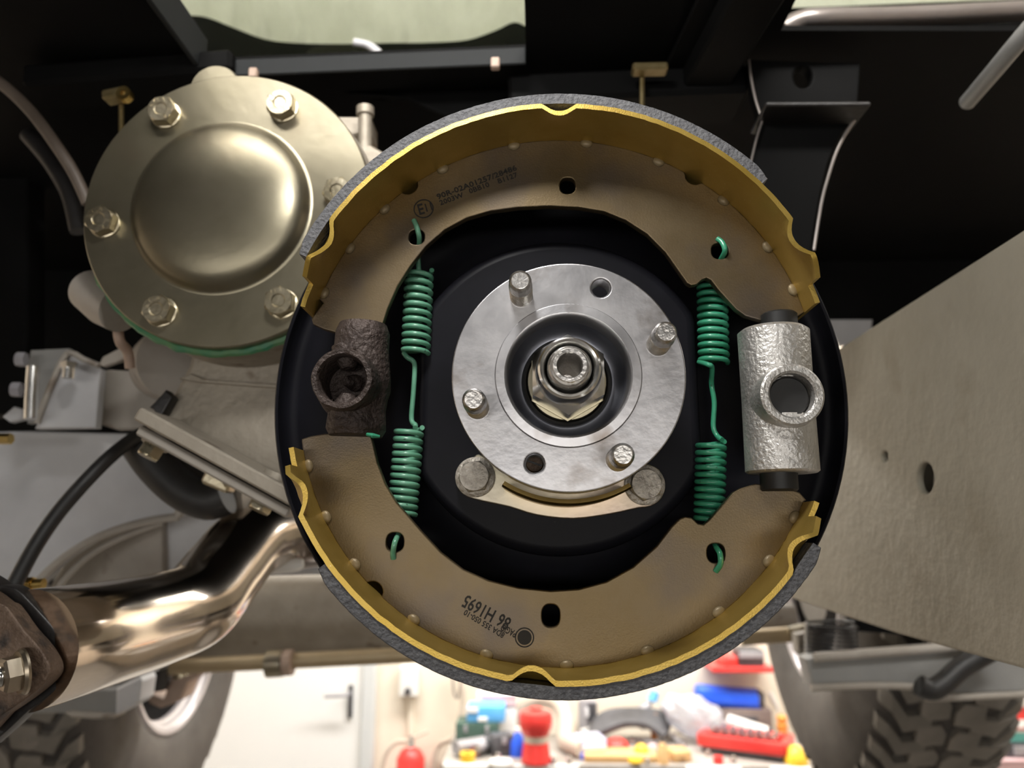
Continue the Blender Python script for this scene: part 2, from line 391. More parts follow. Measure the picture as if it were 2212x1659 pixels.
def shoe(label, c, web, holes, nubs, ends, rear, lin, nibs, up, notches):
    t = thing('brake_shoe', label, 'brake shoe', (c[0], YW, c[1] + (RI if up else -RI)))
    # web: traced inner edge + circular outer edge
    w = [(at(a, b, YW).x, at(a, b, YW).z) for a, b in web]
    a0 = atan2(w[-1][1] - c[1], w[-1][0] - c[0]); a1 = atan2(w[0][1] - c[1], w[0][0] - c[0])
    if up:
        if a1 < a0: a1 += 2*pi
    else:
        if a0 < 0: a0 += 2*pi
        if a1 < 0: a1 += 2*pi
        if a1 > a0 + pi: a1 -= 2*pi
        if a1 < a0 - 2*pi: a1 += 2*pi
        if a1 > a0: a1 -= 2*pi if a1 - a0 > pi*1.2 else 0
    outer = []
    for i in range(1, 260):
        a = a0 + (a1 - a0)*i/260
        rr = RI + .0002
        for (na, nb_) in notches:       # half-round notches where the web meets the platform
            u = abs((a - phi(na, nb_, YW, c) + pi) % (2*pi) - pi)/.036
            if u < 1: rr = min(rr, RI + .0002 - .0034*sqrt(1 - u*u))
        outer.append((c[0] + rr*cos(a), c[1] + rr*sin(a)))
    hs = []
    for (a, b, rx, ry) in holes:
        p = at(a, b, YW); s = k_at(YW)*1.0
        n = 28
        hs.append([(p.x + rx*s*math.copysign(abs(cos(2*pi*i/n))**.8, cos(2*pi*i/n)), p.z + ry*s*math.copysign(abs(sin(2*pi*i/n))**.8, sin(2*pi*i/n))) for i in range(n)])
    plate2('shoe_web', [w + outer] + hs, 'y', YW, .0045, 'gold_web', t, bev=.0005)
    # platform: curved strip with stepped ends and crimped nibs along its front edge
    f0, f1 = [phi(a, b, YF, c) for a, b in ends]; r0, r1 = [phi(a, b, YW - .012, c) for a, b in rear]
    def fix(v, ref):
        while v - ref > pi: v -= 2*pi
        while v - ref < -pi: v += 2*pi
        return v
    mid = pi/2 if up else -pi/2
    f0, f1, r0, r1 = [fix(v, mid) for v in (f0, f1, r0, r1)]
    nb = [(fix(phi(a, b, YF, c), mid), hw, amp) for a, b, hw, amp in nibs]
    cols = []
    e0, e1 = min(f0, f1), max(f0, f1); q0, q1 = min(r0, r1, e0 - .02), max(r0, r1, e1 + .02)
    yb = YW + .029; ytab = YW - .014
    for i in range(4): cols.append((q0 + (e0 - q0)*i/3, ytab))
    n = 150
    for i in range(n + 1): cols.append((e0 + (e1 - e0)*i/n, YF))
    for i in range(4): cols.append((e1 + (q1 - e1)*i/3, ytab))
    fr_ = [0, .06, .12, .2, .3, .45, .7, 1]
    bm = bmesh.new(); G = [[], []]
    for ci, (a, y0) in enumerate(cols):
        # chamfered corners on the front end
        y0c = y0
        if y0 == YF: y0c = YF + max(0, .008 - min(a - e0, e1 - a)*RI)*.7
        for lay in (0, 1):
            row = []
            for s in fr_:
                y = y0c + (yb - y0c)*s
                dr = 0
                for (pc, hw, amp) in nb:
                    u = abs(a - pc)/hw
                    if u < 1: dr -= amp*(cos(u*pi/2)**.8)*max(0, 1 - ((y - YF)/.010))**1.0 if y - YF < .010 else 0
                wob = .00025*noise.noise(Vector((a*30, y*40, 3)))
                r = RI + lay*TP + dr + wob
                row.append(bm.verts.new((c[0] + r*cos(a), y, c[1] + r*sin(a))))
            G[lay].append(row)
    nc, nr = len(cols), len(fr_)
    for lay in (0, 1):
        for i in range(nc-1):
            for j in range(nr-1): bm.faces.new((G[lay][i][j], G[lay][i+1][j], G[lay][i+1][j+1], G[lay][i][j+1]))
    for i in range(nc-1):
        for j in (0, nr-1): bm.faces.new((G[0][i][j], G[0][i+1][j], G[1][i+1][j], G[1][i][j]))
    for j in range(nr-1):
        for i in (0, nc-1): bm.faces.new((G[0][i][j], G[0][i][j+1], G[1][i][j+1], G[1][i][j]))
    fin('shoe_platform', bm, 'gold_rim', t, 40)
    # lining
    l0, l1 = sorted(fix(phi(a, b, YF, c), mid) for a, b in lin)
    bm = bmesh.new(); n = 180; rings = []
    for i in range(n+1):
        a = l0 + (l1 - l0)*i/n; j = noise.noise(Vector((a*60, 1.3, 0)))*.00025
        edge = min(a - l0, l1 - a)*RI
        ro = RI + TP + TL + j*.6 - max(0, .006 - edge)*.25; ri = RI + TP + .00005; yf = YF + .0004 + abs(j)
        P = [(ri, yf), (ro - .0005, yf), (ro, yf + .0006), (ro, yb - .001), (ri, yb - .001)]
        rings.append([bm.verts.new((c[0] + r*cos(a), y, c[1] + r*sin(a))) for r, y in P])
    for A_, B_ in zip(rings, rings[1:]):
        for k in range(5): bm.faces.new((A_[k], A_[(k+1) % 5], B_[(k+1) % 5], B_[k]))
    bm.faces.new(rings[0]); bm.faces.new(rings[-1])
    fin('friction_lining', bm, 'lining', t, 40)
    for (a, b) in nubs:
        pp = at(a, b, YW); an = atan2(pp.z - c[1], pp.x - c[0])
        bm = sphere(bmesh.new(), (0, 0, 0), (.0022, .0013, .0030), 12, 8)
        bmesh.ops.transform(bm, matrix=Matrix.Translation((c[0] + (RI - .001)*cos(an), YW - .0002, c[1] + (RI - .001)*sin(an))) @ Matrix.Rotation(-an, 4, 'Y'), verts=bm.verts)
        fin('weld_bead', bm, 'bead', t)
    return t


CU = (AX.x - .0040, H + .0692); CL = (AX.x - .0042, H + .0608)
webU = [(698, 655), (684, 672), (673, 688), (676, 700), (700, 711), (725, 718), (760, 712), (800, 704), (826, 700), (836, 668), (858, 618), (885, 575), (920, 531), (960, 496), (1008, 470), (1060, 455), (1120, 447), (1185, 444),
        (1250, 447), (1305, 456), (1352, 475), (1398, 505), (1438, 545), (1466, 585), (1484, 611), (1493, 616), (1505, 614), (1516, 604), (1526, 600), (1536, 605), (1552, 626), (1590, 668), (1610, 682), (1645, 692), (1690, 690), (1725, 682), (1738, 674)]
tU = shoe('gold painted brake shoe arched above the hub, with E11 ink print', CU, webU,
          [(1226, 401, 18, 20), (900, 512, 18, 18), (1555, 542, 19, 19)],
          [(697, 632), (760, 539), (835, 456), (959, 370), (1111, 320), (1266, 315), (1421, 352), (1561, 435), (1661, 532), (1718, 625)],
          [(653, 590), (1781, 590)], [(668, 668), (1752, 660)], [(657, 552), (1655, 388)],
          [(1208, 238, .060, .0040), (690, 515, .075, .0050), (1737, 508, .072, .0050)], True, [(888, 408), (1497, 385)])
webL = [(652, 948), (672, 942), (700, 937), (730, 936), (800, 938), (804, 952), (815, 1000), (832, 1045), (856, 1085), (882, 1115), (912, 1150), (952, 1193), (1000, 1230), (1055, 1254), (1120, 1270), (1190, 1277),
        (1250, 1273), (1310, 1257), (1368, 1225), (1418, 1181), (1452, 1137), (1468, 1121), (1480, 1116), (1495, 1119), (1508, 1131), (1520, 1133), (1532, 1123), (1585, 1063), (1602, 1054), (1632, 1045), (1690, 1050), (1728, 1064), (1742, 1080)]
webL = webL[::-1]
tL = shoe('gold painted brake shoe curving under the hub, with upside-down ink print', CL, webL,
          [(1190, 1330, 19, 23), (853, 1171, 19, 20), (1547, 1195, 19, 20)],
          [(665, 1007), (704, 1117), (767, 1219), (895, 1337), (1051, 1413), (1224, 1436), (1398, 1405), (1553, 1323), (1662, 1213), (1718, 1118)],
          [(611, 1003), (1786, 1120)], [(640, 966), (1762, 1085)], [(688, 1228), (1776, 1184)],
          [(1150, 1474, .070, .0052), (637, 1066, .075, .0052), (1738, 1196, .070, .0052)], False, [(815, 1268)])
# ink printing
def printed(s, px, py, h, roll, t, sx=1., Y=YW): text('printed_marking', s, at(px, py, Y - .0002), h*k_at(Y)*1.38, 'print', t, roll=radians(roll), sx=sx, ext=.00005, bold=h*k_at(Y)*.022)
printed('90R-02A01257/28486', 1030, 394, 13.5, 21, tU, 1.2); printed('2003W', 975, 430, 12.5, 20.5, tU, 1.1); printed('0BB10', 1035, 406, 12.5, 20.5, tU, 1.1); printed('B1127', 1096, 385, 12.5, 20, tU, 1.1)
pe = at(915, 451, YW)
bm = Lathe([(.0043, .0001), (.0048, .0001), (.0048, .0003), (.0043, .0003)], frame((pe.x, YW, pe.z)), 32, close=True); fin('printed_marking', bm, 'print', tU)
printed('E', 909, 453, 27, 16, tU, .8); printed('11', 926, 448, 20, 16, tU, .85)
printed('86', 1089, 1342, 27, 151, tL, .72); printed('H1695', 1035, 1313, 27, 152, tL, .72); printed('8DA 355 050-10', 1046, 1347, 12, 150, tL, .85); printed('PAGID', 1099, 1362, 14, 153, tL, .62)
pe = at(1133, 1377, YW)
bm = Lathe([(0, .0001), (.0030, .0001), (.0030, .0003), (0, .0003)], frame((pe.x, YW, pe.z)), 24); fin('printed_marking', bm, 'print', tL)
bm = Lathe([(.0036, .0001), (.0041, .0001), (.0041, .0003), (.0036, .0003)], frame((pe.x, YW, pe.z)), 32, close=True); fin('printed_marking', bm, 'print', tL)

# ------------------------------------------------------------------ springs
def spring(label, Y, m, top, mid, bot, hooks):
    """top/bot: (x, y0, y1, half width px, turns, lean); mid: polyline px of the joining wire"""
    wire = 5.6*k_at(Y)
    t = thing('return_spring', label, 'spring', at(bot[0], bot[2], Y))
    def coil(x0, y0, x1, y1, hw, n):
        pts = []; N = int(n*18)
        for i in range(N+1):
            s = i/N; a = 2*pi*n*s
            p = at(x0 + (x1-x0)*s, y0 + (y1-y0)*s, Y); r = hw*k_at(Y) - wire
            pts.append(p + Vector((r*cos(a), r*sin(a), 0)))
        return pts
    for q in (top, bot): fin('coil', Tube(coil(*q), wire, 9), m, t, 60)
    fin('joining_wire', Tube(smooth([at(a, b, Y + dy) for a, b, dy in mid], 6), wire, 9), m, t, 60)
    for h in hooks: fin('hook', Tube(smooth([at(a, b, yy) for a, b, yy in h], 6), wire*1.05, 9), m, t, 60)
    return t


YS = .356
spring('pale green double coil spring on the rusty adjuster side', YS, 'pale_green',
       (906, 584, 898, 764, 34, 11), [(872, 762, 0), (880, 772, -.001), (892, 780, 0), (896, 795, 0), (893, 850, 0), (889, 905, 0), (897, 918, -.002), (897, 924, -.004)], (884, 924, 869, 1112, 34, 12),
       [[(905, 590, YS), (903, 550, YS-.004), (906, 520, YW+.002), (903, 500, YW-.0015), (897, 482, YW-.0005), (894, 476, YW)],
        [(870, 1110, YS), (866, 1140, YS), (860, 1156, YW+.004), (853, 1172, YW-.002), (849, 1195, YW-.001), (850, 1207, YW)]])
spring('bright green double coil spring on the silver cylinder side', YS, 'green',
       (1538, 612, 1542, 784, 35, 11), [(1510, 782, 0), (1530, 788, -.008), (1538, 795, -.006), (1537, 830, 0), (1543, 870, 0), (1541, 920, 0), (1548, 940, 0), (1560, 950, -.004)], (1536, 954, 1532, 1126, 34, 11),
       [[(1540, 616, YS), (1545, 580, YS), (1560, 556, YW+.003), (1566, 540, YW-.002), (1560, 524, YW-.0015), (1550, 516, YW)],
        [(1533, 1124, YS), (1540, 1160, YS), (1546, 1180, YW+.003), (1555, 1196, YW-.002), (1556, 1218, YW-.002), (1546, 1234, YW)]])

# ------------------------------------------------------------------ expander (silver) and adjuster (rusty)
t = thing('wheel_cylinder', 'silver cast cylinder with open round boss between the shoe ends', 'cylinder', at(1680, 1025, .338))
YC = .339; top = at(1681, 712, YC); bot = at(1678, 1022, YC); hc = top.z - bot.z; rc = 76*k_at(YC)
fr = frame((bot + top)/2, (0, 0, 1), (0, -1, 0)); h2 = hc/2
bm = Lathe([(0, -h2), (rc-.001, -h2), (rc, -h2+.0008), (rc*.985, 0), (rc, h2-.0015), (rc-.002, h2), (0, h2)], fr, 56); pierce(bm, at(1713, 852, .3185), 50*k_at(.3185), YC); fin('cylinder_body', bm, 'cast_alu', t, 40)
bp_ = at(1713, 852, .3185)
fr = frame((bp_.x, 0, bp_.z)); R1 = 69*k_at(.3185); R2 = 48.5*k_at(.3185)
bm = Lathe([(R1*1.08, -.338), (R1*1.05, -.328), (R1, -.321), (R1, -.3193), (R1-.0009, -.3185), (R2+.0009, -.3185), (R2, -.3195), (R2, -.329), (0, -.329)], fr, 64); fin('boss', bm, 'cast_alu', t, 40)
bm = Lathe([(0, -.3262), (R2*.93, -.3262), (R2*.93, -.3245), (R2*.86, -.324), (0, -.324)], fr, 48); fin('plug', bm, 'rubber', t)
for s in (1, -1):
    base = top if s > 0 else bot; rp = 39*k_at(YC); hp = 38*k_at(YC)
    frp = frame(base + Vector((.001, .001, -s*.004)), (0, 0, s), (0, -1, 0))
    fin('piston', Lathe([(0, 0), (rp, 0), (rp, .004 + hp*.9), (rp-.0008, .004 + hp), (0, .004 + hp)], frp, 40), 'rubber', t)

t = thing('brake_adjuster', 'rusty dark cast adjuster with a round open boss', 'adjuster', at(775, 945, .338))
top = at(785, 702, .339); bot = at(768, 942, .339); ax = (top - bot); rc = 64*k_at(.339); h2 = ax.length/2
fr = frame((top + bot)/2, ax, (0, -1, 0))
bm = Lathe([(0, -h2), (rc*.9, -h2), (rc*1.02, -h2+.003), (rc*.97, -h2*.55), (rc*1.08, 0), (rc*.95, h2*.5), (rc*.94, h2-.004), (rc*.82, h2), (0, h2)], fr, 48); pierce(bm, at(738, 817, .3195), 56*k_at(.3195), .339); fin('adjuster_body', bm, 'rust_cast', t, 50)
bq = at(738, 817, .3195); fr = frame((bq.x, 0, bq.z)); R1 = 70*k_at(.3195); R2 = 54*k_at(.3195)
bm = Lathe([(R1*1.25, -.342), (R1*1.12, -.333), (R1*1.02, -.326), (R1, -.3205), (R1-.0006, -.3195), (R2+.0006, -.3195), (R2, -.3203), (R2, -.339), (0, -.339)], fr, 64)
for v in bm.verts:
    d_ = noise.noise(v.co*220)*.0004; v.co += Vector((d_, 0, d_))
fin('boss', bm, 'rust_cast', t, 50)
for (a, b, s) in ((752, 790, 1), (752, 858, -1)):
    pz = at(a, b, .330); frp = frame(pz, (.15, -.1, -s), (0, -1, 0))
    fin('wedge_tappet', Lathe([(0, .002), (.003, .0015), (.0065, -.004), (.0065, -.009), (0, -.009)], frp, 28), 'rust_cast', t)
fin('paint_smear', Tube([at(792, 938, .3262), at(805, 941, .3258), at(820, 943, .3272)], [.0007, .0011, .0006], 8), 'green', t)
pz = at(757, 825, .333); fin('wedge_cone', Lathe([(0, .004), (.002, .0038), (.004, -.003), (0, -.003)], frame(pz, (-.5, -1, 0)), 20), 'rust_cast', t)

# ------------------------------------------------------------------ output flange, studs, nut
t = thing('drive_flange', 'bright machined steel output flange with four studs', 'flange', axp(YF+.01))
fr = frame((AX.x, YF, AX.z)); RF = .1552*YF
holes = []
for a, b in ((1298, 622), (1155, 1001)):
    p = at(a, b, YF); holes.append(circ((p.x, p.z), .0042, 28))
plate2('flange_disc', [circ((AX.x, AX.z), RF, 120), circ((AX.x, AX.z), .0290, 72)] + holes, 'y', YF, .011, 'machined', t, bev=.0006, sharp=15)
bm = Lathe([(.0295, -.0105), (.0305, -.002), (.0305, .0000), (.0300, .0009), (.0265, .0012), (.0256, .0004), (.0252, -.0012), (.0250, -.0108), (.0295, -.0108)], fr, 96, close=True); fin('register_ring', bm, 'machined', t, 40)
bm = Lathe([(.0250, -.010), (.0246, -.014), (.0228, -.0175), (.0205, -.0188), (.0195, -.0188), (.0195, -.030), (.033, -.030), (.033, -.012), (.0252, -.012)], fr, 72); fin('bore_dish', bm, 'bore', t, 50)
SR = .00485
for (a, b) in ((1126, 640), (1421, 745), (1032, 881), (1334, 993)):
    p = at(a, b, YF); frs = frame((p.x, YF, p.z)); pr = [(0, -.012), (SR, -.012), (SR, .001)]
    for i in range(9):
        z = .001 + i*.0014; pr += [(SR, z), (SR - .0005, z + .0007)]
    pr += [(SR, .0138), (SR*.98, .0145), (SR*.94, .0150), (SR*.94, .0195), (SR*.74, .0212), (SR*.70, .0210), (0, .0210)]
    fin('wheel_stud', Lathe(pr, frs, 28), 'stud', t, 30)
for (a, b) in ((1298, 622), (1155, 1001)):
    p = at(a, b, YF); frs = frame((p.x, YF, p.z)); pr = []
    for i in range(8): pr += [(.0041, -.0008 - i*.0012), (.0037, -.0014 - i*.0012)]
    fin('threaded_hole', Lathe(pr, frs, 28), 'machined', t, 20)
t = thing('retaining_screw', 'small slotted screw seen through the lower flange hole', 'screw', at(1153, 1000, .330))
p = at(1155, 1001, .330); bm = Lathe([(0, .0), (.0034, 0), (.0038, -.001), (.0038, -.006), (0, -.006)], frame((p.x, .330, p.z)), 24); fin('screw_head', bm, 'rust_plate', t)
fin('slot', Box((p.x, .3298, p.z), (.0066, .0006, .0008), Euler((0, radians(20), 0)).to_matrix()), 'black_steel', t)
bm = Lathe([(.0172, -.0170), (.0178, -.0155), (.0188, -.0150), (.0196, -.0158), (.0198, -.0175), (.0198, -.020), (.0172, -.020)], fr, 72, close=True)
tag(fin('seal_ring', bm, 'rubber'), 'black rubber sealing ring around the hub nut washer', 'seal')
bm = Lathe([(.008, -.019), (.0170, -.019), (.0172, -.0150), (.0168, -.0143), (.008, -.0143)], fr, 64, close=True)
tag(fin('thrust_washer', bm, 'zinc'), 'flat tan washer under the big hub nut', 'washer')
t = thing('hub_nut', 'large bright hexagonal lock nut in the flange centre', 'nut', axp(YF+.014))
R = .0295/sqrt(3); n = 72
bm = bmesh.new(); rings = []
hexr = lambda a: R*cos(pi/6)/cos(((a + pi/6) % (pi/3)) - pi/6)
for (kind, h) in (('h', -.0142), ('d', .0020), ('c', .0022), ('n', .0030), ('m', .0105), ('o', .0130), ('p', .0140), ('q', .0136), ('r', .0126), ('s', .0090), ('i', -.0142)):
    row = []
    for i in range(n):
        a = 2*pi*i/n; hr = hexr(a); hh = h
        r = {'h': hr, 'd': hr, 'c': .0146, 'n': .0137, 'm': .0131, 'o': .0126, 'p': .0117, 'q': .0107, 'r': .0101, 's': .0096, 'i': .0090}[kind]
        if kind == 'd': hh = .0020 - max(0, hr - .01475)*.6
        row.append(bm.verts.new(fr @ Vector((r*cos(a), r*sin(a), hh))))
    rings.append(row)
for A_, B_ in zip(rings, rings[1:] + rings[:1]):
    for i in range(n): bm.faces.new((A_[i], A_[(i+1) % n], B_[(i+1) % n], B_[i]))
fin('nut_body', bm, 'silver', t, 28)
bm = Lathe([(0, -.005), (.0195, -.005)], fr, 6)
bm.free()
hexo = [(AX.x + .0176*cos(pi/6 + i*pi/3) , AX.z + .0176*sin(pi/6 + i*pi/3)) for i in range(6)]
pl = plate2('lock_tab', [hexo, circ((AX.x, AX.z), .0092, 32)], 'y', YF + .0128, .0014, 'zinc', t)
pl.rotation_euler = (0, 0, 0)
t = thing('output_shaft', 'steel shaft end with a round centre bore inside the nut', 'shaft', axp(YF-.016))
bm = Lathe([(.0089, -.020), (.0089, .0135), (.0084, .0150), (.0078, .0155), (.0074, .0153), (.0072, .0172), (.0066, .0182), (.0052, .0182), (.0047, .0172), (.0046, -.012), (.003, -.015), (0, -.016)], fr, 56); fin('shaft_end', bm, 'stud', t, 30)

# retainer plate with two bolts, brass lip
outl = [(1019, 990), (1034, 981), (1056, 994), (1085, 1018), (1120, 1035), (1170, 1050), (1225, 1054), (1290, 1046), (1340, 1030), (1366, 1012), (1394, 1002), (1424, 1014), (1436, 1045), (1428, 1078), (1405, 1094), (1378, 1098), (1318, 1111), (1238, 1121), (1159, 1113), (1099, 1095), (1023, 1078), (994, 1062), (983, 1033), (995, 1004)]
rp = plate('retainer_plate', [outl], .353, .004, 'zinc', None, bev=.0006, sm=3)
tag(rp, 'crescent shaped zinc plate peeking out below the flange', 'plate')
hexbolt('weathered grey hex bolt beside the pale spring end of the crescent plate', at(1027, 1031, .353), 13.0*.001, .006, 'grey_bolt', wr=43*k_at(.353), wh=.002, roll=.15, dish=False)
hexbolt('weathered grey hex bolt at the silver cylinder end of the crescent plate', at(1392, 1048, .353), 13.0*.001, .006, 'grey_bolt', wr=43*k_at(.353), wh=.002, roll=.35, dish=False)
bm = bmesh.new(); rows = []
for i in range(41):
    a = radians(-122 + 62*i/40); row = []
    for r, y in ((.0505, .3250), (.0522, .3245), (.0530, .3262), (.0530, .353), (.0505, .353)): row.append(bm.verts.new((AX.x + r*cos(a), y, AX.z + r*sin(a))))
    rows.append(row)
for A_, B_ in zip(rows, rows[1:]):
    for k in range(5): bm.faces.new((A_[k], A_[(k+1) % 5], B_[(k+1) % 5], B_[k]))
bm.faces.new(rows[0]); bm.faces.new(rows[-1])
tag(fin('oil_catcher_lip', bm, 'brass'), 'thin curved brass lip just under the flange edge', 'oil catcher')

# ------------------------------------------------------------------ round bearing cover with six bolts
YD = .450
e1 = at(478, 163, YD); e2 = at(478, 752, YD); eL = at(180, 458, YD)
RC = (e1.z - e2.z)/2; CC = Vector((eL.x + RC, YD, (e1.z + e2.z)/2))
t = thing('bearing_cover', 'round zinc plated cover with a domed centre and green sealant edge', 'cover', CC)
fr = frame((CC.x, YD, CC.z))
kd = k_at(YD)*1.02
dc = at(478, 446, YD); RD = 205*kd
fin('cover_flange', Lathe([(0, -.008), (RC-.0006, -.008), (RC, -.0074), (RC, -.0008), (RC-.0008, 0), (0, 0)], fr, 128), 'zinc_cover', t, 30)
frd = frame((dc.x, YD, dc.z))
fin('cover_dome', Lathe([(RD+.002, -.002), (RD+.002, .0001), (RD+.0005, .0004), (RD-.0006, .0012), (RD-.002, .0042), (RD-.005, .0072), (RD-.010, .0090), (RD*.65, .0112), (RD*.35, .0124), (0, .0128)], frd, 128), 'zinc_cover', t, 60)
bm = bmesh.new(); pts = []
for i in range(61):
    a = radians(190 + 130*i/60); j = noise.noise(Vector((i*.4, 0, 0)))*.0014
    pts.append((CC.x + (RC+.0006+j)*cos(a), YD + .0095, CC.z + (RC+.0006+j)*sin(a)))
fin('sealant_bead', Tube(pts, [.0030 + .001*noise.noise(Vector((i*.5, 2, 0))) for i in range(61)], 8), mat('sealant', (.03, .20, .10), (.12, .24, .10), .5, 0, 90), t)
for (a, b, nm, rl) in ((348, 236, 'eleven', .0), (605, 222, 'one', .5), (728, 412, 'three, half hidden by the upper shoe', .2), (214, 474, 'nine', .35), (338, 668, 'seven', .25), (602, 650, 'five', .5)):
    p = at(a, b, YD - .007); p = Vector((p.x, YD, p.z))
    hexbolt("yellow zinc hex bolt at the round cover's %s o'clock" % nm if 'half' not in nm else "yellow zinc hex bolt at three o'clock of the round cover, half hidden", p, .0165, .0072, 'zinc_bolt', wr=.0096, wh=.0012, roll=rl, stamp=[('NYLA', 2.1), ('8.8', -.6)])
# transfer box behind the cover
t = thing('transfer_gearbox', 'grey cast gearbox casing behind the round cover', 'gearbox', CC + Vector((0, .05, -.1)))
fin('cover_boss', Lathe([(0, -.009), (RC-.0004, -.009), (RC+.002, -.016), (RC+.001, -.07), (0, -.07)], fr, 96), 'casting', t)
p = at(482, 216, .475); fin('filler_boss', Lathe([(0, 0), (.016, 0), (.017, -.002), (.017, -.03), (0, -.03)], frame((p.x, .460, p.z)), 40), 'zinc_cover', t)
plate('casing_wall', [[(430, 690), (650, 700), (700, 900), (690, 1090), (640, 1075), (345, 908), (385, 832), (408, 790)]], .50, .08, 'casting', t, bev=.003)
plate('casing_rib', [[(385, 818), (430, 826), (700, 846), (700, 836), (440, 818), (412, 806)]], .497, .01, 'casting', t, bev=.001)
bm = Tube([at(318, 780, .56), at(420, 772, .52)], [.024, .024], 40); 
fin('bearing_housing', Tube(smooth([at(360, 790, .62), at(372, 785, .585), at(385, 782, .56)], 3), .029, 40), 'grey_tan', t)
e0, e3 = at(338, 905, .475), at(665, 1085, .475)
dv = (e3 - e0); ang = -atan2(dv.z, dv.x)
fin('joint_flange', Box((e0 + e3)/2, (dv.length, .05, .0085), Euler((0, ang, 0)).to_matrix(), .0012), 'casting', t)
fin('joint_flange', Box((e0 + e3)/2 + Vector((-.003, .002, -.0085)), (dv.length*.96, .045, .006), Euler((0, ang, 0)).to_matrix(), .0012), 'grey_tan', t)
dn = Vector((-sin(-ang)*-1*0 + sin(ang)*-1, 0, -cos(ang)))
for (a, b, lab) in ((352, 938, 'tan hex bolt under the casing joint, beside the black hose'), (590, 1052, 'tan hex bolt under the casing joint, beside the lower shoe tip')):
    p = at(a, b, .465); hexbolt(lab, p + Vector((-.004, 0, -.006)), .0125, .0075, 'zinc_bolt', wr=.0085, wh=.002, axis=(-.38, -.25, -.9), up=(0, -1, 0), dish=False, wm='casting')
    fin('bolt_pad', Lathe([(0, -.012), (.0095, -.012), (.0105, -.001), (.009, 0), (0, 0)], frame(p + Vector((-.003, .004, -.003)), (-.38, -.1, -.9), (0, -1, 0)), 24), 'casting', t)
fin('output_housing', Lathe([(.03, -.387), (.075, -.387), (.072, -.43), (.085, -.50), (.085, -.60), (.03, -.60)], frame((AX.x, 0, AX.z)), 48), 'casting', t)
# small stub and lever parts beside the cover
tag(fin('selector_shaft_stub', Tube([at(262, 668, .475), at(232, 655, .48), at(196, 628, .49)], [.0155, .0155, .0145], 28), 'grey_tan', None, 40), 'short tan shaft stub poking out below the round cover', 'shaft')
tag(fin('linkage_rod', Tube(smooth([at(254, 690, .50), at(258, 735, .50), at(276, 760, .51), at(281, 795, .515)], 5), .0035, 10), 'tan_casting', None, 40), 'thin brown bent rod hanging under the shaft stub', 'rod')
t = thing('breather_bracket', 'cast grey bracket with an upright pin between cover and upper shoe', 'bracket', at(760, 350, .56))
plate('bracket_arm', [[(680, 215), (706, 250), (800, 250), (800, 282), (730, 300), (700, 290), (660, 220)]], .55, .03, 'casting', t, bev=.003)
fin('pin', Tube([at(789, 345, .54), at(789, 236, .54)], .0052, 20), 'casting', t); fin('pin_head', Tube([at(789, 250, .54), at(789, 233, .54)], .0068, 20), 'casting', t)
plate('cast_foot', [[(745, 300), (800, 310), (870, 350), (870, 420), (760, 420)]], .535, .05, 'casting', t, bev=.004)

# ------------------------------------------------------------------ vehicle frame and floor
ZP = H + .36
XR = .262
rt = onx(2212, 487, XR); rb = onx(2212, 1446, XR)
def P2(a, b): p = onx(a, b, XR); return (p.y, p.z)
hole = [P2(*q) for q in circ((1999, 1033), 17, 24, 33)]; hole2 = [P2(*q) for q in circ((1911, 986), 6.5, 16, 11)]
t = thing('chassis_rail', 'long grey chassis rail with an oval hole, running beside the brake', 'chassis rail', (XR + .04, .14, (rt.z + rb.z)/2))
ol = [(.14, rb.z), (.60, rb.z), (1.22, rb.z + .015), (1.22, rt.z - .01), (.14, rt.z)]
plate2('web_plate', [ol, hole, hole2], 'x', XR, .005, 'rail', t, bev=.002, bres=2)
plate2('outer_plate', [ol], 'x', XR + .075, .005, 'rail', t)
fin('bottom_plate', Box((XR + .04, .37, rb.z + .003), (.074, .46, .005)), 'rail', t); fin('bottom_plate', Box((XR + .04, .91, rb.z + .010), (.074, .62, .005), Euler((radians(1.38), 0, 0)).to_matrix()), 'rail', t)
fin('top_plate', Box((XR + .04, .68, rt.z - .006), (.074, 1.08, .005), Euler((radians(-.53), 0, 0)).to_matrix()), 'rail', t)

t = thing('underbody_floor', 'black painted underbody floor panel with a large rectangular opening', 'underbody', (0, .6, ZP))
hl = [(onz(a, b, ZP).x, onz(a, b, ZP).y) for a, b in ((315, -30), (443, 140), (1136, 106), (1136, -30))]
far = hl[2][1]; xa = onz(440, 136, ZP).x; xa0 = onz(325, 0, ZP).x; xb = onz(1136, 106, ZP).x
ya = onz(440, 136, ZP).y; YE = -.9  # sheet stretched out of view above the camera to darken the upper shoe
xc0 = onz(1690, 60, ZP).x; yc = onz(1690, 66, ZP).y
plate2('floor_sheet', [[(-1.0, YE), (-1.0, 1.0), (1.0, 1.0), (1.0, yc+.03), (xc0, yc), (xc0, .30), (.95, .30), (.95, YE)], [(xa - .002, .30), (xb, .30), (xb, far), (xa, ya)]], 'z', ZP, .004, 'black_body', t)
lf = Vector(((xa+xb)/2, (ya+far)/2, ZP - .006)); ln = hypot(xb-xa, far-ya)
fin('opening_flange', Box(lf, (ln, .003, .014), Euler((0, 0, atan2(far-ya, xb-xa))).to_matrix(), .0008), 'slate', t)
fin('opening_flange', Box((xa, (ya + .30)/2, ZP + .005), (.004, ya - .30, .03), None, .0008), 'slate', t)
p1, p2 = onz(1706, 66, ZP), onz(2230, 28, ZP)
for (a, b) in ((548, 160), (1070, 138)):
    p = at(a, b, far - .012 + (.01 if a < 600 else 0)); fin('clip', Box(p, (.0065, .006, .0085), None, .001), 'tan_casting', t)
t2 = thing('cream_seat_cushion', 'sagging cream seat underside seen through the floor opening', 'seat', (0, .85, ZP + .2))
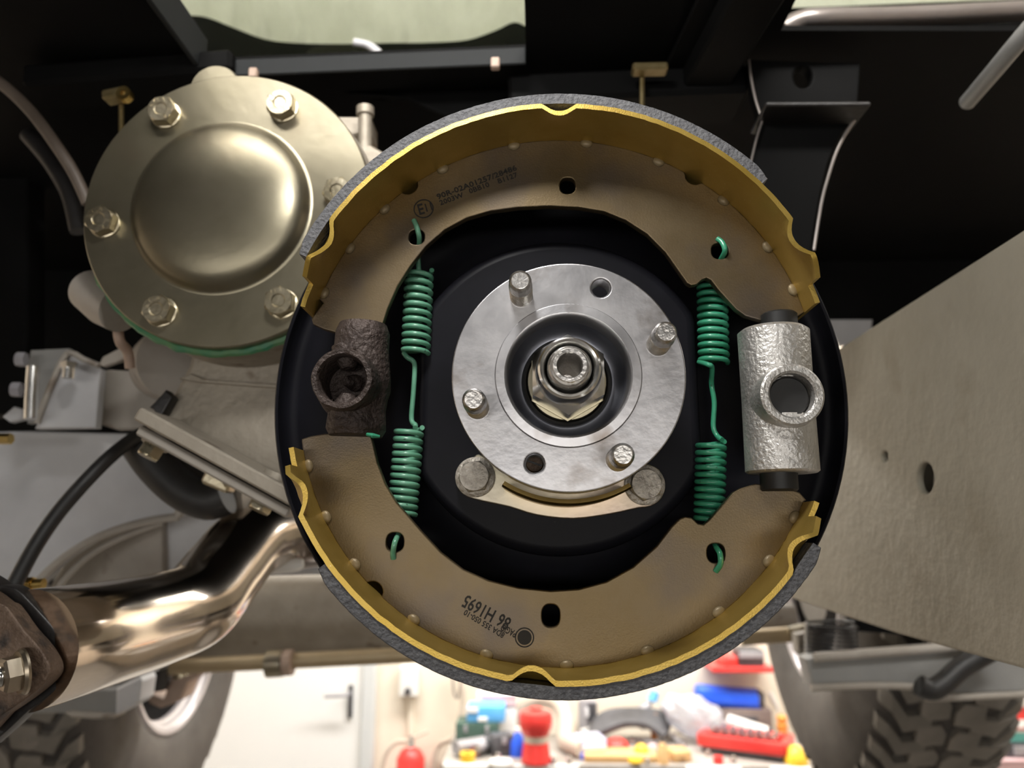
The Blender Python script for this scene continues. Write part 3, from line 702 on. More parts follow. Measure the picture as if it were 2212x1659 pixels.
# sagging cushion: a bulging shell facing the viewer
bm = bmesh.new(); rows = []
lowp = smooth([(300, 20, 0), (380, 33, 0), (440, 36, 0), (500, 58, 0), (570, 84, 0), (640, 93, 0), (740, 95, 0), (840, 93, 0), (930, 92, 0), (1010, 86, 0), (1070, 66, 0), (1112, 48, 0), (1150, 62, 0), (1220, 70, 0)], 4)
for q in lowp:
    row = []
    for s in range(9):
        u = s/8; yy = .86 - .05*sin(u*pi*.6) + .10*u
        b0 = at(q.x, q.y, .88); row.append(bm.verts.new((b0.x, .88 - .06*sin(min(1, u*2.2)*pi/2) + .16*u*u, b0.z + .30*u)))
    rows.append(row)
for A_, B_ in zip(rows, rows[1:]):
    for j in range(8): bm.faces.new((A_[j], B_[j], B_[j+1], A_[j+1]))
r2 = bmesh.ops.solidify(bm, geom=bm.faces[:], thickness=.012)
fin('cushion_cover', bm, 'cream', t2, 60)
tag(plate('seat_base_panel', [[(330, 40), (450, 34), (520, 50), (1100, 50), (1160, 40), (1160, 135), (330, 150)]], .96, .01, 'slate', None, bev=.002), 'dark slate panel behind the cream seat in the opening', 'panel')
tag(fin('white_tab', Tube(smooth([at(765, 92, .84), at(795, 98, .84), at(815, 112, .84), at(822, 122, .84)], 4), .005, 10), 'pale', None, 40), 'small white curved tab under the cream seat', 'tab')
tag(plate('black_grommet', [circ((740, 116), 78, 32, 26)], .92, .012, 'rubber', None, bev=.003), 'black oval rubber piece below the cream seat', 'rubber pad')
# second opening
bm = bmesh.new(); rows = []
for i in range(15):
    px = 1690 + 560*i/14; row = []
    for s in range(7):
        b0 = at(px, 18 - 22*(i/14), .80); row.append(bm.verts.new((b0.x, .80 + .1*(s/6)**2, b0.z + .22*s/6)))
    rows.append(row)
for A_, B_ in zip(rows, rows[1:]):
    for j in range(6): bm.faces.new((A_[j], B_[j], B_[j+1], A_[j+1]))
bmesh.ops.solidify(bm, geom=bm.faces[:], thickness=.012)
tag(fin('cream_trim_panel', bm, 'cream', None, 60), 'cream trim panel glimpsed in the top corner opening', 'panel')
tag(fin('silver_tube', Tube(smooth([at(1690, 64, .66), at(1730, 45, .66), at(1780, 40, .66), at(1950, 36, .68), at(2240, 22, .70)], 6), .0095, 20), 'satin', None, 60), 'satin grey seat tube curving across the top corner opening', 'tube')
t = thing('floor_channel', 'black diagonal floor channel between the two floor openings', 'beam', onz(1620, 60, ZP - .02))
pa, pb = onz(1640, -40, ZP - .012), onz(1500, 205, ZP - .012)
dv = pb - pa; fin('channel', Box((pa + pb)/2, (.036, dv.length, .022), Euler((0, 0, atan2(dv.y, dv.x) - pi/2)).to_matrix(), .002), 'black_body', t)
fin('channel_lip', Box((pa + pb)/2 + Vector((-.022, 0, .006)), (.02, dv.length, .004), Euler((0, 0, atan2(dv.y, dv.x) - pi/2)).to_matrix(), .001), 'black_body', t)
# dark front bulkhead and cross members
bk = [(-200, -200), (2500, -200), (2500, 750), (1890, 742), (1880, 694), (1780, 690), (1100, 690), (1100, 980), (-200, 980)]
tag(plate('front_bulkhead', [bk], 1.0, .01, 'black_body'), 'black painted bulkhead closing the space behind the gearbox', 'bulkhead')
tag(plate('side_panel', [[(-80, 300), (60, 330), (60, 700), (52, 890), (-80, 900)]], .72, .03, 'black_body', None, bev=.004), 'black upright side panel beside the curved cable', 'panel')
a_, b_ = at(1080, 232, .70), at(2000, 190, .70)
tag(fin('rear_cross_member', Box((at(1100, 224, .565) + at(1600, 206, .565))/2, ((at(1600, 206, .565) - at(1100, 224, .565)).length, .05, .024), Euler((0, radians(-1.5), 0)).to_matrix(), .003), 'black_body', None), 'black cross member with a worn edge above the upper shoe', 'beam')
tag(fin('long_cross_member', Box((at(80, 190, .54) + at(520, 160, .54))/2, ((at(520, 160, .54) - at(80, 190, .54)).length, .04, .018), Euler((0, radians(-3.5), 0)).to_matrix(), .003), 'black_body', None), 'black cross member behind the top of the round cover', 'beam')
tag(plate('gusset_sheet', [[(720, 195), (1130, 180), (1130, 235), (960, 250), (880, 215), (820, 205), (760, 205)]], .575, .008, 'black_body', None, bev=.003), 'black gusset sheet above the bracket pin', 'panel')
tag(fin('worn_strip', Tube(smooth([at(1280, 209, .545), at(1400, 204, .545), at(1530, 198, .545)], 4), [.0008]*2 + [.0013]*5 + [.0006]*2, 8), 'satin', None), 'thin worn bright strip along the cross member edge', 'strip')
t = thing('body_mount_bracket', 'black mount bracket with a pale edged ledge beside the upper shoe', 'bracket', at(1740, 260, .53))
plate('bracket_plate', [[(1616, 132), (1622, 128), (1860, 135), (1852, 252), (1640, 248), (1626, 200)], circ((1735, 165), 20, 20, 24)], .53, .012, 'black_body', t, bev=.002)
fin('ledge', Box(at(1746, 256, .515), (at(1856, 252, .515).x - at(1636, 252, .515).x, .04, .0035), Euler((0, radians(1.0), 0)).to_matrix(), .001), 'black_steel', t)
plate('neck_sheet', [[(1644, 256), (1842, 260), (1812, 300), (1790, 350), (1775, 410), (1760, 500), (1750, 620), (1600, 620), (1612, 380), (1628, 310)]], .52, .006, 'black_body', t, bev=.0015)
fin('pale_edge', Tube(smooth([at(1848, 256, .515), at(1826, 290, .515), at(1806, 330, .515), at(1788, 385, .515), at(1774, 440, .515), at(1758, 540, .515)], 5), .0011, 8), 'satin', t)  # pale tubes trace the outline of the black bracket
fin('pale_edge', Tube(smooth([at(1618, 130, .527), at(1622, 165, .527), at(1632, 215, .527), at(1642, 246, .527)], 4), .0010, 8), 'satin', t)
fin('pale_edge', Tube(smooth([at(1646, 262, .515), at(1634, 300, .515), at(1622, 350, .515)], 4), .0008, 8), 'satin', t)
tag(plate('room_gap_plate', [[(1785, 690), (1885, 690), (1880, 735), (1815, 748)]], .98, .006, 'grey_paint', None, bev=.001), 'pale grey plate standing in for the room between brake disc and rail', 'plate')  # added plate, stands for the bright room seen through the gap
tag(fin('wiring_conduit', Tube(smooth([at(2260, 20, .44), at(2200, 90, .46), at(2150, 150, .49), at(2090, 220, .54)], 5), .006, 14), 'grey_dark', None), 'dull grey conduit in the dark corner above the grey rail', 'conduit')
for (a, b, h_, lab) in ((1403, 150, 235, 'gold clip with thin rod above the upper shoe'), (250, 208, 300, 'gold clip with thin rod beside the round cover top')):
    t = thing('gold_clip', lab, 'clip', at(a, b, .52))
    hw = 42 if a > 1000 else 26
    fin('clip_plate', Box(at(a, b, .52), (2*hw*k_at(.52), .012, .006 if a > 1000 else .008), Euler((0, radians(-12 if a < 1000 else 0), 0)).to_matrix(), .0015), 'old_brass', t)
    if a < 1000: fin('clip_eye', Lathe([(.002, -.003), (.0055, -.003), (.0055, .003), (.002, .003)], frame(at(a+20, b-3, .515)), 20, close=True), 'brass', t)
    fin('rod', Tube([at(a - 16 if a > 1000 else a+12, b + 6, .527), at(a - 16 if a > 1000 else a+12, h_, .527)], .0020, 8), 'old_brass', t)
tag(fin('brown_cable', Tube(smooth([at(-40, 150, .50), at(20, 195, .50), at(70, 245, .50), at(120, 312, .50), at(160, 375, .505), at(190, 440, .51)], 6), .0042, 12), mat('cable', (.085, .065, .05), (.12, .095, .075), .5, 0, 40), None), 'brown cable curving down to the round cover', 'cable')
tag(fin('black_pipe', Tube(smooth([at(60, 290, .60), at(110, 350, .60), at(150, 420, .60), at(170, 500, .60)], 5), .007, 12), 'black_steel', None), 'dark pipe running behind the brown cable', 'pipe')

# ------------------------------------------------------------------ grey brackets and mounts on the gearbox side
t = thing('gearbox_mount_panel', 'large pale grey mount panel crossed by the black hose', 'panel', at(200, 1100, .66))
plate('mount_sheet', [[(-60, 932), (60, 930), (298, 936), (290, 958), (340, 1030), (392, 1090), (384, 1113), (330, 1120), (262, 1137), (200, 1162), (140, 1200), (90, 1245), (50, 1292), (-60, 1330)]], .66, .02, 'grey_paint', t, bev=.003)
lip = smooth([at(46, 1296, .655), at(90, 1248, .655), at(140, 1203, .655), at(200, 1166, .655), at(262, 1141, .655), at(330, 1124, .655), at(386, 1116, .655)], 5)
fin('rolled_lip', Tube(lip, .0035, 8), 'grey_tan', t)
fin('rolled_lip', Tube(smooth([at(110, 1290, .67), at(150, 1240, .67), at(200, 1195, .67), at(270, 1158, .67), at(350, 1128, .67)], 5), .003, 8), 'grey_tan', t)
fin('folded_end', Tube(smooth([at(384, 1113, .65), at(400, 1096, .65), at(440, 1100, .65), at(462, 1094, .65)], 4), [.004]*4 + [.004]*9, 8), 'grey_tan', t)
tag(plate('rear_grey_panel', [[(95, 1290), (140, 1215), (220, 1160), (350, 1122), (352, 1290)], ], .70, .012, 'grey_tan', None, bev=.002), 'tan grey panel below the mount panel lip', 'panel')
tag(plate('seam_panel', [[(354, 1118), (470, 1098), (740, 1090), (740, 1240), (480, 1246), (354, 1290)]], .71, .012, 'grey_paint', None, bev=.002), 'grey panel between exhaust bend and casing', 'panel')
t = thing('folded_bracket', 'folded grey bracket with pale edges above the mount panel', 'bracket', at(170, 935, .62))
plate('bracket_web', [[(148, 762), (216, 796), (214, 830), (206, 924), (74, 926), (84, 905), (100, 860), (126, 800)]], .62, .01, 'grey_paint', t, bev=.0015)
plate('back_plate', [[(66, 756), (148, 752), (146, 765), (120, 810), (80, 910), (58, 915), (58, 800)]], .625, .008, 'grey_dark', t, bev=.001)
fin('folded_edge', Tube(smooth([at(80, 915, .615), at(96, 868, .615), at(118, 815, .615), at(146, 762, .615), at(180, 776, .615), at(214, 790, .615)], 2), .0025, 8), 'grey_tan', t)
fin('side_tube', Tube(smooth([at(72, 792, .60), at(68, 850, .60), at(66, 905, .60)], 4), .0048, 14), 'silver', t)
p = at(148, 800, .60); fin('stud_bolt', Tube([at(147, 818, .60), at(150, 786, .60)], .0046, 14), 'silver', t); fin('stud_nut', Tube([at(149, 796, .60), at(150, 783, .60)], .0065, 6), 'silver', t, 20)
for (a, b, lab) in ((56, 777, 'small grey hex nut, uppermost at the folded bracket edge'), (46, 842, 'small grey hex nut, lower one at the folded bracket edge')):
    hexbolt(lab, at(a, b, .61), .011, .007, 'mid_grey', axis=(-1, -.2, 0), up=(0, 0, 1), dish=False, name='hex_nut')
tag(plate('tan_disc_plate', [[(205, 828), (216, 800), (240, 798), (280, 800), (318, 798), (345, 820), (372, 850), (340, 905), (318, 926), (250, 928), (208, 914)]], .645, .01, 'grey_tan', None, bev=.002), 'tan grey rounded plate between folded bracket and casing', 'plate')
tag(plate('lever_arm', [[(214, 785), (222, 770), (262, 750), (276, 752), (290, 800), (282, 802), (272, 775), (222, 792)]], .60, .006, 'grey_tan', None, bev=.001), 'thin tan lever arm above the tan plate', 'lever')
tag(plate('torn_tab', [[(332, 886), (322, 880), (340, 862), (358, 842), (372, 858), (352, 892), (340, 904)]], .49, .01, 'black_steel', None, bev=.001), 'dark jagged tab at the casing corner', 'tab')
tag(plate('edge_tab', [[(5, 900), (30, 878), (50, 884), (48, 905), (20, 912)]], .63, .008, 'grey_paint', None, bev=.001), 'small pale grey tab beside the folded bracket foot', 'tab')
t = thing('rubber_mount', 'black curved rubber gearbox mount behind the casing joint', 'rubber mount', at(430, 1050, .60))
bandp = smooth([(300, 955, 0), (340, 1010, 0), (395, 1060, 0), (450, 1082, 0), (490, 1070, 0)], 5)
fin('rubber_band', Tube([at(q.x, q.y, .60) for q in bandp], .0150, 18), 'rubber', t)
fin('rubber_core', Tube(smooth([at(345, 975, .63), at(390, 1025, .63), at(450, 1060, .63)], 5), .021, 18), 'rubber', t)
fin('steel_sleeve', Tube(smooth([at(470, 1095, .64), at(500, 1072, .64), at(540, 1068, .64)], 4), [.018]*9, 18), 'grey_tan', t)
t = thing('earth_strap_lug', 'tan lug and link beneath the casing joint', 'lug', at(490, 1040, .56))
fin('lug_block', Box(at(475, 1040, .56), (.022, .014, .011), Euler((0, radians(22), 0)).to_matrix(), .002), 'zinc_bolt', t)
fin('link', Tube(smooth([at(485, 1046, .555), at(510, 1038, .555), at(545, 1050, .555), at(556, 1046, .555)], 4), .0035, 10), 'zinc_bolt', t)
tag(fin('black_hose', Tube(smooth([at(335, 925, .60), at(296, 942, .585), at(240, 985, .565), at(180, 1045, .55), at(120, 1115, .54), at(70, 1190, .53), at(20, 1285, .52)], 6), .0052, 14), 'rubber', None), 'black rubber hose arching across the pale mount panel', 'hose')
t = thing('brass_fitting', 'small brass pipe fitting above the exhaust flange', 'fitting', at(70, 1262, .55))
fin('fitting_hex', Tube([at(52, 1262, .55), at(72, 1262, .55)], .0052, 6), 'brass', t, 20); fin('fitting_tip', Tube([at(72, 1262, .55), at(95, 1260, .55)], .0036, 12), 'brass', t)
tag(fin('edge_nut', Tube([at(-4, 948, .60), at(24, 948, .60)], .0045, 6), 'brass', None, 20), 'little brass nut at the edge above the mount panel', 'nut')

# ------------------------------------------------------------------ exhaust
t = thing('exhaust_pipe', 'polished exhaust pipe bending upward behind its dark flange', 'exhaust', at(300, 1350, .5))
ex = smooth([at(60, 1405, .405), at(140, 1388, .43), at(250, 1362, .48), at(350, 1335, .53), at(425, 1305, .565), at(480, 1240, .60), at(525, 1185, .63), at(570, 1158, .66), at(640, 1150, .70), at(720, 1152, .74)], 8)
fin('pipe', Tube(ex, .0305, 48), 'stainless', t, 60)
plate('pipe_flange', [[(-60, 1262), (0, 1264), (34, 1272), (70, 1306), (112, 1352), (142, 1388), (156, 1410), (160, 1440), (150, 1468), (110, 1500), (60, 1536), (-60, 1610)]], .402, .011, 'black_steel', t, bev=.001, sm=3)
t = thing('exhaust_front_flange', 'rusty brown exhaust flange plate clamped with one bright nut', 'flange', at(60, 1450, .385))
plate('flange_plate', [[(-60, 1292), (0, 1304), (20, 1318), (50, 1360), (80, 1394), (98, 1420), (108, 1444), (102, 1468), (66, 1502), (0, 1548), (-60, 1584)]], .388, .012, 'rust_plate', t, bev=.0015, sm=3)
pn = at(44, 1455, .386)
t = thing('flange_nut', 'yellow zinc flange nut with threaded stud on the exhaust flange', 'nut', pn)
an = (-.62, -.76, -.12)
frn = frame(at(52, 1450, .386), an)
fin('nut_washer', Lathe([(0, 0), (.0110, 0), (.0110, .0012), (.0100, .0026), (0, .003)], frn, 36), 'zinc', t)
fin('nut_hex', Lathe([(0, .002), (.0088, .002), (.0088, .0085), (.0075, .0098), (0, .0098)], frn, 6), 'zinc', t, 20)
pr = [(0, .009)]
for i in range(8): pr += [(.0048, .009 + i*.0011), (.0043, .0095 + i*.0011)]
fin('stud_thread', Lathe(pr + [(.0043, .0185), (.0036, .0195), (0, .0195)], frn, 24), 'silver', t, 25)

# ------------------------------------------------------------------ front axle, track rod, wheels, springs
YAX = 1.57
def axz(x): return H - .160 + (x + .07)*radians(2.6)/1.0
t = thing('front_axle', 'long grey front axle beam across the view below the brake', 'axle', (-.07, YAX, H - .2))
a0, a1 = at(330, 1330, 1.42), at(1010, 1316, 1.42)
dv = a1 - a0
fin('axle_casing', Tube([a0 + dv*.05, a0 + dv*.5, a1 + dv*.4], .077, 36), 'casting', t)
fin('lower_flange', Tube(smooth([a0 + Vector((0, -.03, -.073)), at(520, 1411, 1.40), at(600, 1405, 1.40), at(640, 1402, 1.40), at(700, 1410, 1.40), at(900, 1403, 1.40)], 4), .006, 10), 'grey_tan', t)
t = thing('steering_rod', 'tan steering rod under the axle beam with a clamp', 'rod', at(620, 1432, 1.33))
fin('rod', Tube([at(372, 1440, 1.30), at(640, 1427, 1.30), at(1000, 1409, 1.30)], .0125, 16), 'track_rod', t)
fin('rod_clamp', Tube([at(578, 1434, 1.29), at(612, 1432, 1.29)], .0215, 18), 'zinc', t); fin('rod_clamp', Tube([at(614, 1432, 1.29), at(632, 1431, 1.29)], .020, 18), 'tan_casting', t)
t = thing('panhard_link', 'bright link rod with a white sleeve over the axle beam', 'rod', at(620, 1220, .665))
fin('upper_rod', Tube([at(575, 1200, .70), at(720, 1180, .70)], .0085, 14), 'satin', t); fin('lower_rod', Tube([at(600, 1222, .685), at(720, 1205, .685)], .0056, 14), 'satin', t)
fin('white_sleeve', Tube(smooth([at(560, 1224, .665), at(600, 1224, .665), at(655, 1218, .665)], 4), [.004, .0055, .006, .0063, .0063, .006, .006, .0055, .004], 14), 'white', t)
fin('brown_boot', Tube([at(600, 1205, .675), at(650, 1192, .675)], [.012, .0085], 16), 'tan_casting', t)

block_lug = block_mid = None
def tyre_wheel(label, xin, side, zc, rot, YAX, steer):
    """side -1: wheel on the exhaust side; the open inner face looks toward the middle of the vehicle"""
    t = thing('road_wheel', label, 'wheel', (xin - side*-.12, YAX, zc), 'front wheels')
    R, W = .385, .245
    fr = frame((xin, YAX, zc), (side*cos(steer), -side*sin(steer), 0), (0, 0, 1))        # local z points outward, 0 at the inner face
    pr = [(.205, .030), (.215, .016), (.235, .006), (.265, .000), (.300, -.002), (.330, .004), (.352, .012), (.362, .020), (R-.013, .034), (R-.010, W*.5), (R-.013, W-.034), (.362, W-.02), (.30, W), (.235, W-.008), (.205, W-.03)]
    ty = fin('tyre', Lathe(pr, fr, 96, close=True), 'tyre', t, 50)
    pr = [(.215, .016), (.211, .012), (.204, .013), (.201, .020), (.196, .024), (.194, .032), (.188, .036), (.187, .046), (.215, .046)]
    fin('rim_lip', Lathe(pr, fr, 72, close=True), 'wheel_rim', t, 25)
    pr = [(.187, .044), (.184, .10), (.170, .15), (.10, .165), (.06, .15), (.055, .155), (.10, .172), (.175, .158), (.192, .10), (.195, .046)]
    fin('wheel_disc', Lathe(pr, fr, 72, close=True), 'black_steel', t, 50)
    fin('drum', Lathe([(0, .03), (.11, .03), (.13, .05), (.13, .15), (0, .15)], fr, 48), 'black_steel', t)
    n = 46
    def lug(kind, zs, ss):
        bm = bmesh.new(); ww = 2*pi*R/n
        if kind == 'lug':     # chevron shoulder block wrapping over the shoulder
            P = [(.020, -1.25, -.010), (.034, -1.10, 0), (.058, -.42, .001), (.094, -.50, .001), (.094, -.02, .001), (.056, .16, .001), (.036, -.52, 0), (.022, -.68, -.010)]
        else: P = [(-.020, -.40, .001), (.012, -.44, .001), (.022, -.16, .001), (.022, .28, .001), (-.006, .38, .001), (-.020, .16, .001)]
        up, lo = [], []
        for x, s, dr in P:
            a = s*ww/R*ss
            for lst, rr in ((up, R + dr), (lo, R - .018 + dr)):
                lst.append(bm.verts.new((rr*cos(a), rr*sin(a), x*zs)))
        bm.faces.new(up); k = len(P)
        for i in range(k): bm.faces.new((up[i], lo[i], lo[(i+1) % k], up[(i+1) % k]))
        bmesh.ops.recalc_face_normals(bm, faces=bm.faces)
        me = bpy.data.meshes.new('tread_block'); bm.to_mesh(me); bm.free(); me.materials.append(M['tread']); return me
    sg = 1 if side > 0 else -1
    kinds = [lug('lug', 1, sg), lug('mid', 1, sg), lug('mid', -1, sg), lug('lug', -1, sg)]
    for i in range(n):
        for row in range(4):
            a = 2*pi*(i + (0, .35, .60, .15)[row])/n + rot
            o = bpy.data.objects.new('tread_block', kinds[row]); COL.objects.link(o); o.parent = ty
            loc = Matrix.Translation((0, 0, (0, W*.5 - .026, W*.5 + .026, W)[row])) @ Matrix.Rotation(a, 4, 'Z')
            o.matrix_basis = fr @ loc
    return t


tyre_wheel('muddy off road wheel behind the exhaust flange, beside the white door', -.702, -1, H - .170, 0, 1.587, radians(-2.3))
tyre_wheel('muddy off road wheel standing in front of the workbench clutter', .495, 1, H - .066, .05, 1.555, radians(2.5))

def coil_spring(label, px, py0, py1, Y, R, n):
    a, b = at(px, py0, Y), at(px, py1, Y); pts = []
    N = n*16
    for i in range(N+1):
        s = i/N; p = a + (b - a)*s; pts.append((p.x + R*cos(2*pi*n*s), p.y + R*sin(2*pi*n*s), p.z))
    tag(fin('coil_spring', Tube(pts, (a-b).length/n*.36, 8), 'black_steel', None), label, 'spring')


coil_spring('tightly wound dark coil spring above the bracket near the exhaust', 222, 1400, 1434, 1.06, .030, 6)
coil_spring('tightly wound dark coil spring above the long grey bracket under the rail', 1795, 1345, 1418, 1.12, .033, 8)
t = thing('spring_seat_bracket', 'grey boxed spring seat between exhaust flange and muddy tyre', 'bracket', at(180, 1540, 1.03))
plate('front_face', [[(40, 1478), (110, 1484), (240, 1488), (260, 1486), (252, 1546), (150, 1542), (60, 1542), (20, 1540)]], 1.00, .03, 'grey_dark', t, bev=.004)
plate('end_face', [[(250, 1487), (302, 1462), (306, 1472), (300, 1514), (290, 1524), (248, 1546)]], 0.99, .04, 'grey_paint', t, bev=.004)
plate('lower_edge', [[(140, 1540), (246, 1546), (244, 1552), (200, 1554), (154, 1550)]], 0.985, .03, 'grey_tan', t, bev=.002)
plate('rear_arm', [[(78, 1496), (128, 1494), (128, 1526), (78, 1526)]], 1.03, .36, 'grey_dark', t, bev=.002)
plate('upper_box', [[(150, 1470), (262, 1434), (300, 1432), (306, 1460), (252, 1484), (150, 1484)], circ((283, 1449), 12, 4, 12)], 1.03, .05, 'grey_dark', t, bev=.004)
t = thing('steering_knuckle', 'tan steering knuckle arm inside the wheel by the exhaust', 'knuckle', at(365, 1520, 1.45))
plate('knuckle_arm', [[(310, 1500), (322, 1520), (345, 1530), (375, 1520), (392, 1510), (405, 1475), (450, 1445), (440, 1432), (372, 1446), (366, 1470), (352, 1510), (325, 1500)]], 1.40, .05, 'tan_casting', t, bev=.004)
fin('dark_boot', Tube([at(335, 1410, 1.38), at(338, 1440, 1.38), at(332, 1490, 1.38)], [.030, .026, .020], 20), 'rubber', t)
fin('ball_joint', Tube(smooth([at(372, 1440, 1.34), at(390, 1448, 1.34), at(396, 1462, 1.34)], 3), .014, 14), 'zinc_bolt', t)
t = thing('radius_arm_bracket', 'long grey bracket with stepped lower lip under the grey rail', 'bracket', at(1900, 1490, 1.07))
plate('bracket_face', [[(1742, 1424), (1760, 1420), (2260, 1380), (2260, 1498), (2150, 1500), (2020, 1508), (2005, 1500), (1990, 1484), (1880, 1480), (1756, 1486)]], 1.07, .04, 'grey_dark', t, bev=.005)
fin('lower_lip', Tube(smooth([at(1752, 1486, 1.06), at(1880, 1481, 1.06), at(1985, 1485, 1.06), at(2004, 1502, 1.06), at(2025, 1508, 1.06), at(2260, 1498, 1.06)], 5), .0045, 10), 'grey_tan', t)
fin('top_flange', Tube([at(1760, 1420, 1.06), at(2000, 1402, 1.06), at(2260, 1376, 1.06)], .006, 10), 'grey_tan', t)
tag(fin('brake_hose', Tube(smooth([at(2140, 1405, 1.03), at(2080, 1440, 1.03), at(2040, 1475, 1.03), at(2010, 1490, 1.03), at(1985, 1480, 1.03)], 5), .013, 14), 'rubber', None), 'thick black brake hose crossing the long grey bracket', 'hose')
t = thing('axle_end_housing', 'tan and grey axle end with yellow rod below the grey rail', 'axle end', at(1700, 1370, 1.45))
fin('end_housing', Tube([at(1600, 1335, 1.45), at(1712, 1338, 1.45)], .028, 24), 'grey_tan', t)
fin('yellow_rod', Tube([at(1600, 1378, 1.40), at(1720, 1370, 1.40)], .013, 16), 'track_rod', t)
fin('rod_end', Tube([at(1722, 1352, 1.38), at(1736, 1400, 1.38)], .016, 16), 'zinc', t)
plate('spring_bracket', [[(1722, 1370), (1760, 1362), (1762, 1420), (1744, 1430), (1724, 1410)], circ((1742, 1392), 9, 16, 10)], 1.34, .03, 'grey_tan', t, bev=.003)
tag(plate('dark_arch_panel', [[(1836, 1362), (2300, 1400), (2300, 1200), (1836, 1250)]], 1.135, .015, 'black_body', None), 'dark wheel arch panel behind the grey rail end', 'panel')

# ------------------------------------------------------------------ workbench and what lies on it
ZB = .905
def bl(px, py): return onz(px, py, ZB)
Y0 = bl(1300, 1651).y; Y1 = WY - .10
t = thing('workbench', 'white workbench along the back wall, loaded with tools', 'workbench', (.9, (Y0+Y1)/2, 0))
xbl = bl(952, 1652).x
fin('bench_top', Box(((xbl + 2.3)/2, (Y0+Y1)/2, ZB - .02), (2.3 - xbl, Y1-Y0, .04), bev=.004), 'bench_wood', t)
for (a_, b_) in ((958, 1056), (1066, 1250), (1482, 1600), (1664, 1750)): fin('edge_strip', Box(((at(a_, 1655, Y0).x + at(b_, 1655, Y0).x)/2, Y0 - .004, ZB - .018), (at(b_, 1655, Y0).x - at(a_, 1655, Y0).x, .016, .034), bev=.004), 'door_white', t)
for i in range(4):
    xx = xbl + .02 + (2.3 - xbl - .6)*i/3
    df = fin('drawer_front', Box((xx + .28, Y0 + .03, ZB - .18), (.54, .02, .24), bev=.004), 'white', t); fin('drawer_handle', Box((xx + .28, Y0 + .012, ZB - .10), (.16, .014, .012), bev=.003), 'mid_grey', df)
for xx in (xbl + .05, 2.25):
    for yy in (Y0 + .06, Y1 - .05): fin('leg', Box((xx, yy, (ZB-.04)/2), (.05, .05, ZB - .04)), 'mid_grey', t)


def bz(px, py, Y): return at(px, py, Y).z


def bbox(name, label, cat, x0, x1, ytop, base, m, dy=.1, rz=0., parts=(), lift=None, grp=None, lean=0):
    """box standing on the bench: base = picture row of its front foot; or lift = height it stands on"""
    p = bl((x0+x1)/2, base) if lift is None else None
    Y = p.y if lift is None else base
    zb = ZB if lift is None else lift
    zt = bz((x0+x1)/2, ytop, Y); xa_, xb_ = at(x0, ytop, Y).x, at(x1, ytop, Y).x
    t = thing(name, label, cat, ((xa_+xb_)/2, Y + dy/2, zb), grp)
    rot = Euler((lean, 0, rz)).to_matrix(); c = Vector(((xa_+xb_)/2, Y + dy/2, (zb+zt)/2)); sz = (xb_-xa_, dy, zt-zb)
    fin('body', Box(c, sz, rot, .006, 2), m, t)
    for (nm, mm, f0, f1, g0, g1) in parts:      # panels on the front face, in fractions
        off = Vector(((f0+f1-1)/2*sz[0], -dy/2 - .002, (g0+g1-1)/2*sz[2]))
        fin(nm, Box(c + rot @ off, ((f1-f0)*sz[0], .008, (g1-g0)*sz[2]), rot, .002), mm, t)
    return t, zt, Y


def bottle(name, label, cat, px, ytop, base, prof, m, parts=(), lift=None, grp=None):
    """turned body: prof = [(half width px, fraction of height)]"""
    p = bl(px, base) if lift is None else Vector((at(px, ytop, base).x, base, lift))
    Y = p.y; hgt = bz(px, ytop, Y) - p.z; k = k_at(Y)*1.03
    t = thing(name, label, cat, p, grp); fr = frame(p, (0, 0, 1), (0, 1, 0))
    fin('body', Lathe([(r*k, h*hgt) for r, h in prof], fr, 32), m, t, 40)
    for nm, mm, pf in parts: fin(nm, Lathe([(r*k, h*hgt) for r, h in pf], fr, 32), mm, t, 40)
    return t


bottle('canister', 'tall red waisted canister on the bench below the lower shoe', 'canister', 1158, 1532, 1648,
       [(0, 0), (26, 0), (29, .04), (28, .12), (24, .42), (23, .50), (27, .58), (32, .68), (33, .86), (30, .95), (20, .985), (0, 1)], 'red',
       [('label_band', 'beige', [(24.3, .40), (24.8, .43), (24.3, .53), (23.6, .51)]), ('cap', 'red', [(0, 1.0), (12, 1.0), (12, 1.03), (0, 1.03)])])
_, zt, Yg = bbox('tool_case', 'dark green tool case under the sky blue carton', 'case', 984, 1076, 1562, 1612, 'dark_green', .14, parts=[('latch', 'mid_grey', .2, .28, .6, .9), ('latch', 'mid_grey', .7, .78, .6, .9)])
bbox('carton', 'sky blue carton with a white corner on the green case', 'carton', 1008, 1090, 1527, Yg + .01, 'sky_blue', .12, parts=[('white_print', 'white', .02, .3, .62, .95), ('white_print', 'white', .3, .55, .08, .35)], lift=zt)
bbox('paper_pack', 'pink striped paper pack standing behind the blue carton', 'pack', 1030, 1116, 1497, 1594, 'white', .05, parts=[('pink_stripe', 'pink', .1, 1, .88, .97), ('pink_stripe', 'pink', .1, 1, .72, .82)])
bottle('spray_bottle', 'blue and white spray bottle leaning behind the red canister', 'bottle', 1118, 1572, 1632, [(0, 0), (16, 0), (17, .1), (15, .55), (7, .78), (5, .86), (0, .86)], 'blue', [('white_cap', 'white', [(0, .86), (6, .86), (6, 1), (0, 1)])])
bbox('drill_case', 'dark grey plastic case half hidden by the red canister', 'case', 1058, 1108, 1590, 1636, 'dark_grey', .08, .3, parts=[('latch', 'mid_grey', .4, .6, .6, .9)])
bottle('tape_roll', 'amber tape roll lying at the bench end', 'tape', 1010, 1626, 1644, [(6, 0), (15, 0), (15, 1), (6, 1)], 'yellow')
bottle('tape_roll', 'dark red tape roll behind the amber one', 'tape', 1020, 1608, 1630, [(6, 0), (15, 0), (15, 1), (6, 1)], mat('dark_red', (.35, .05, .06), (.42, .07, .08), .4, 0, 9))
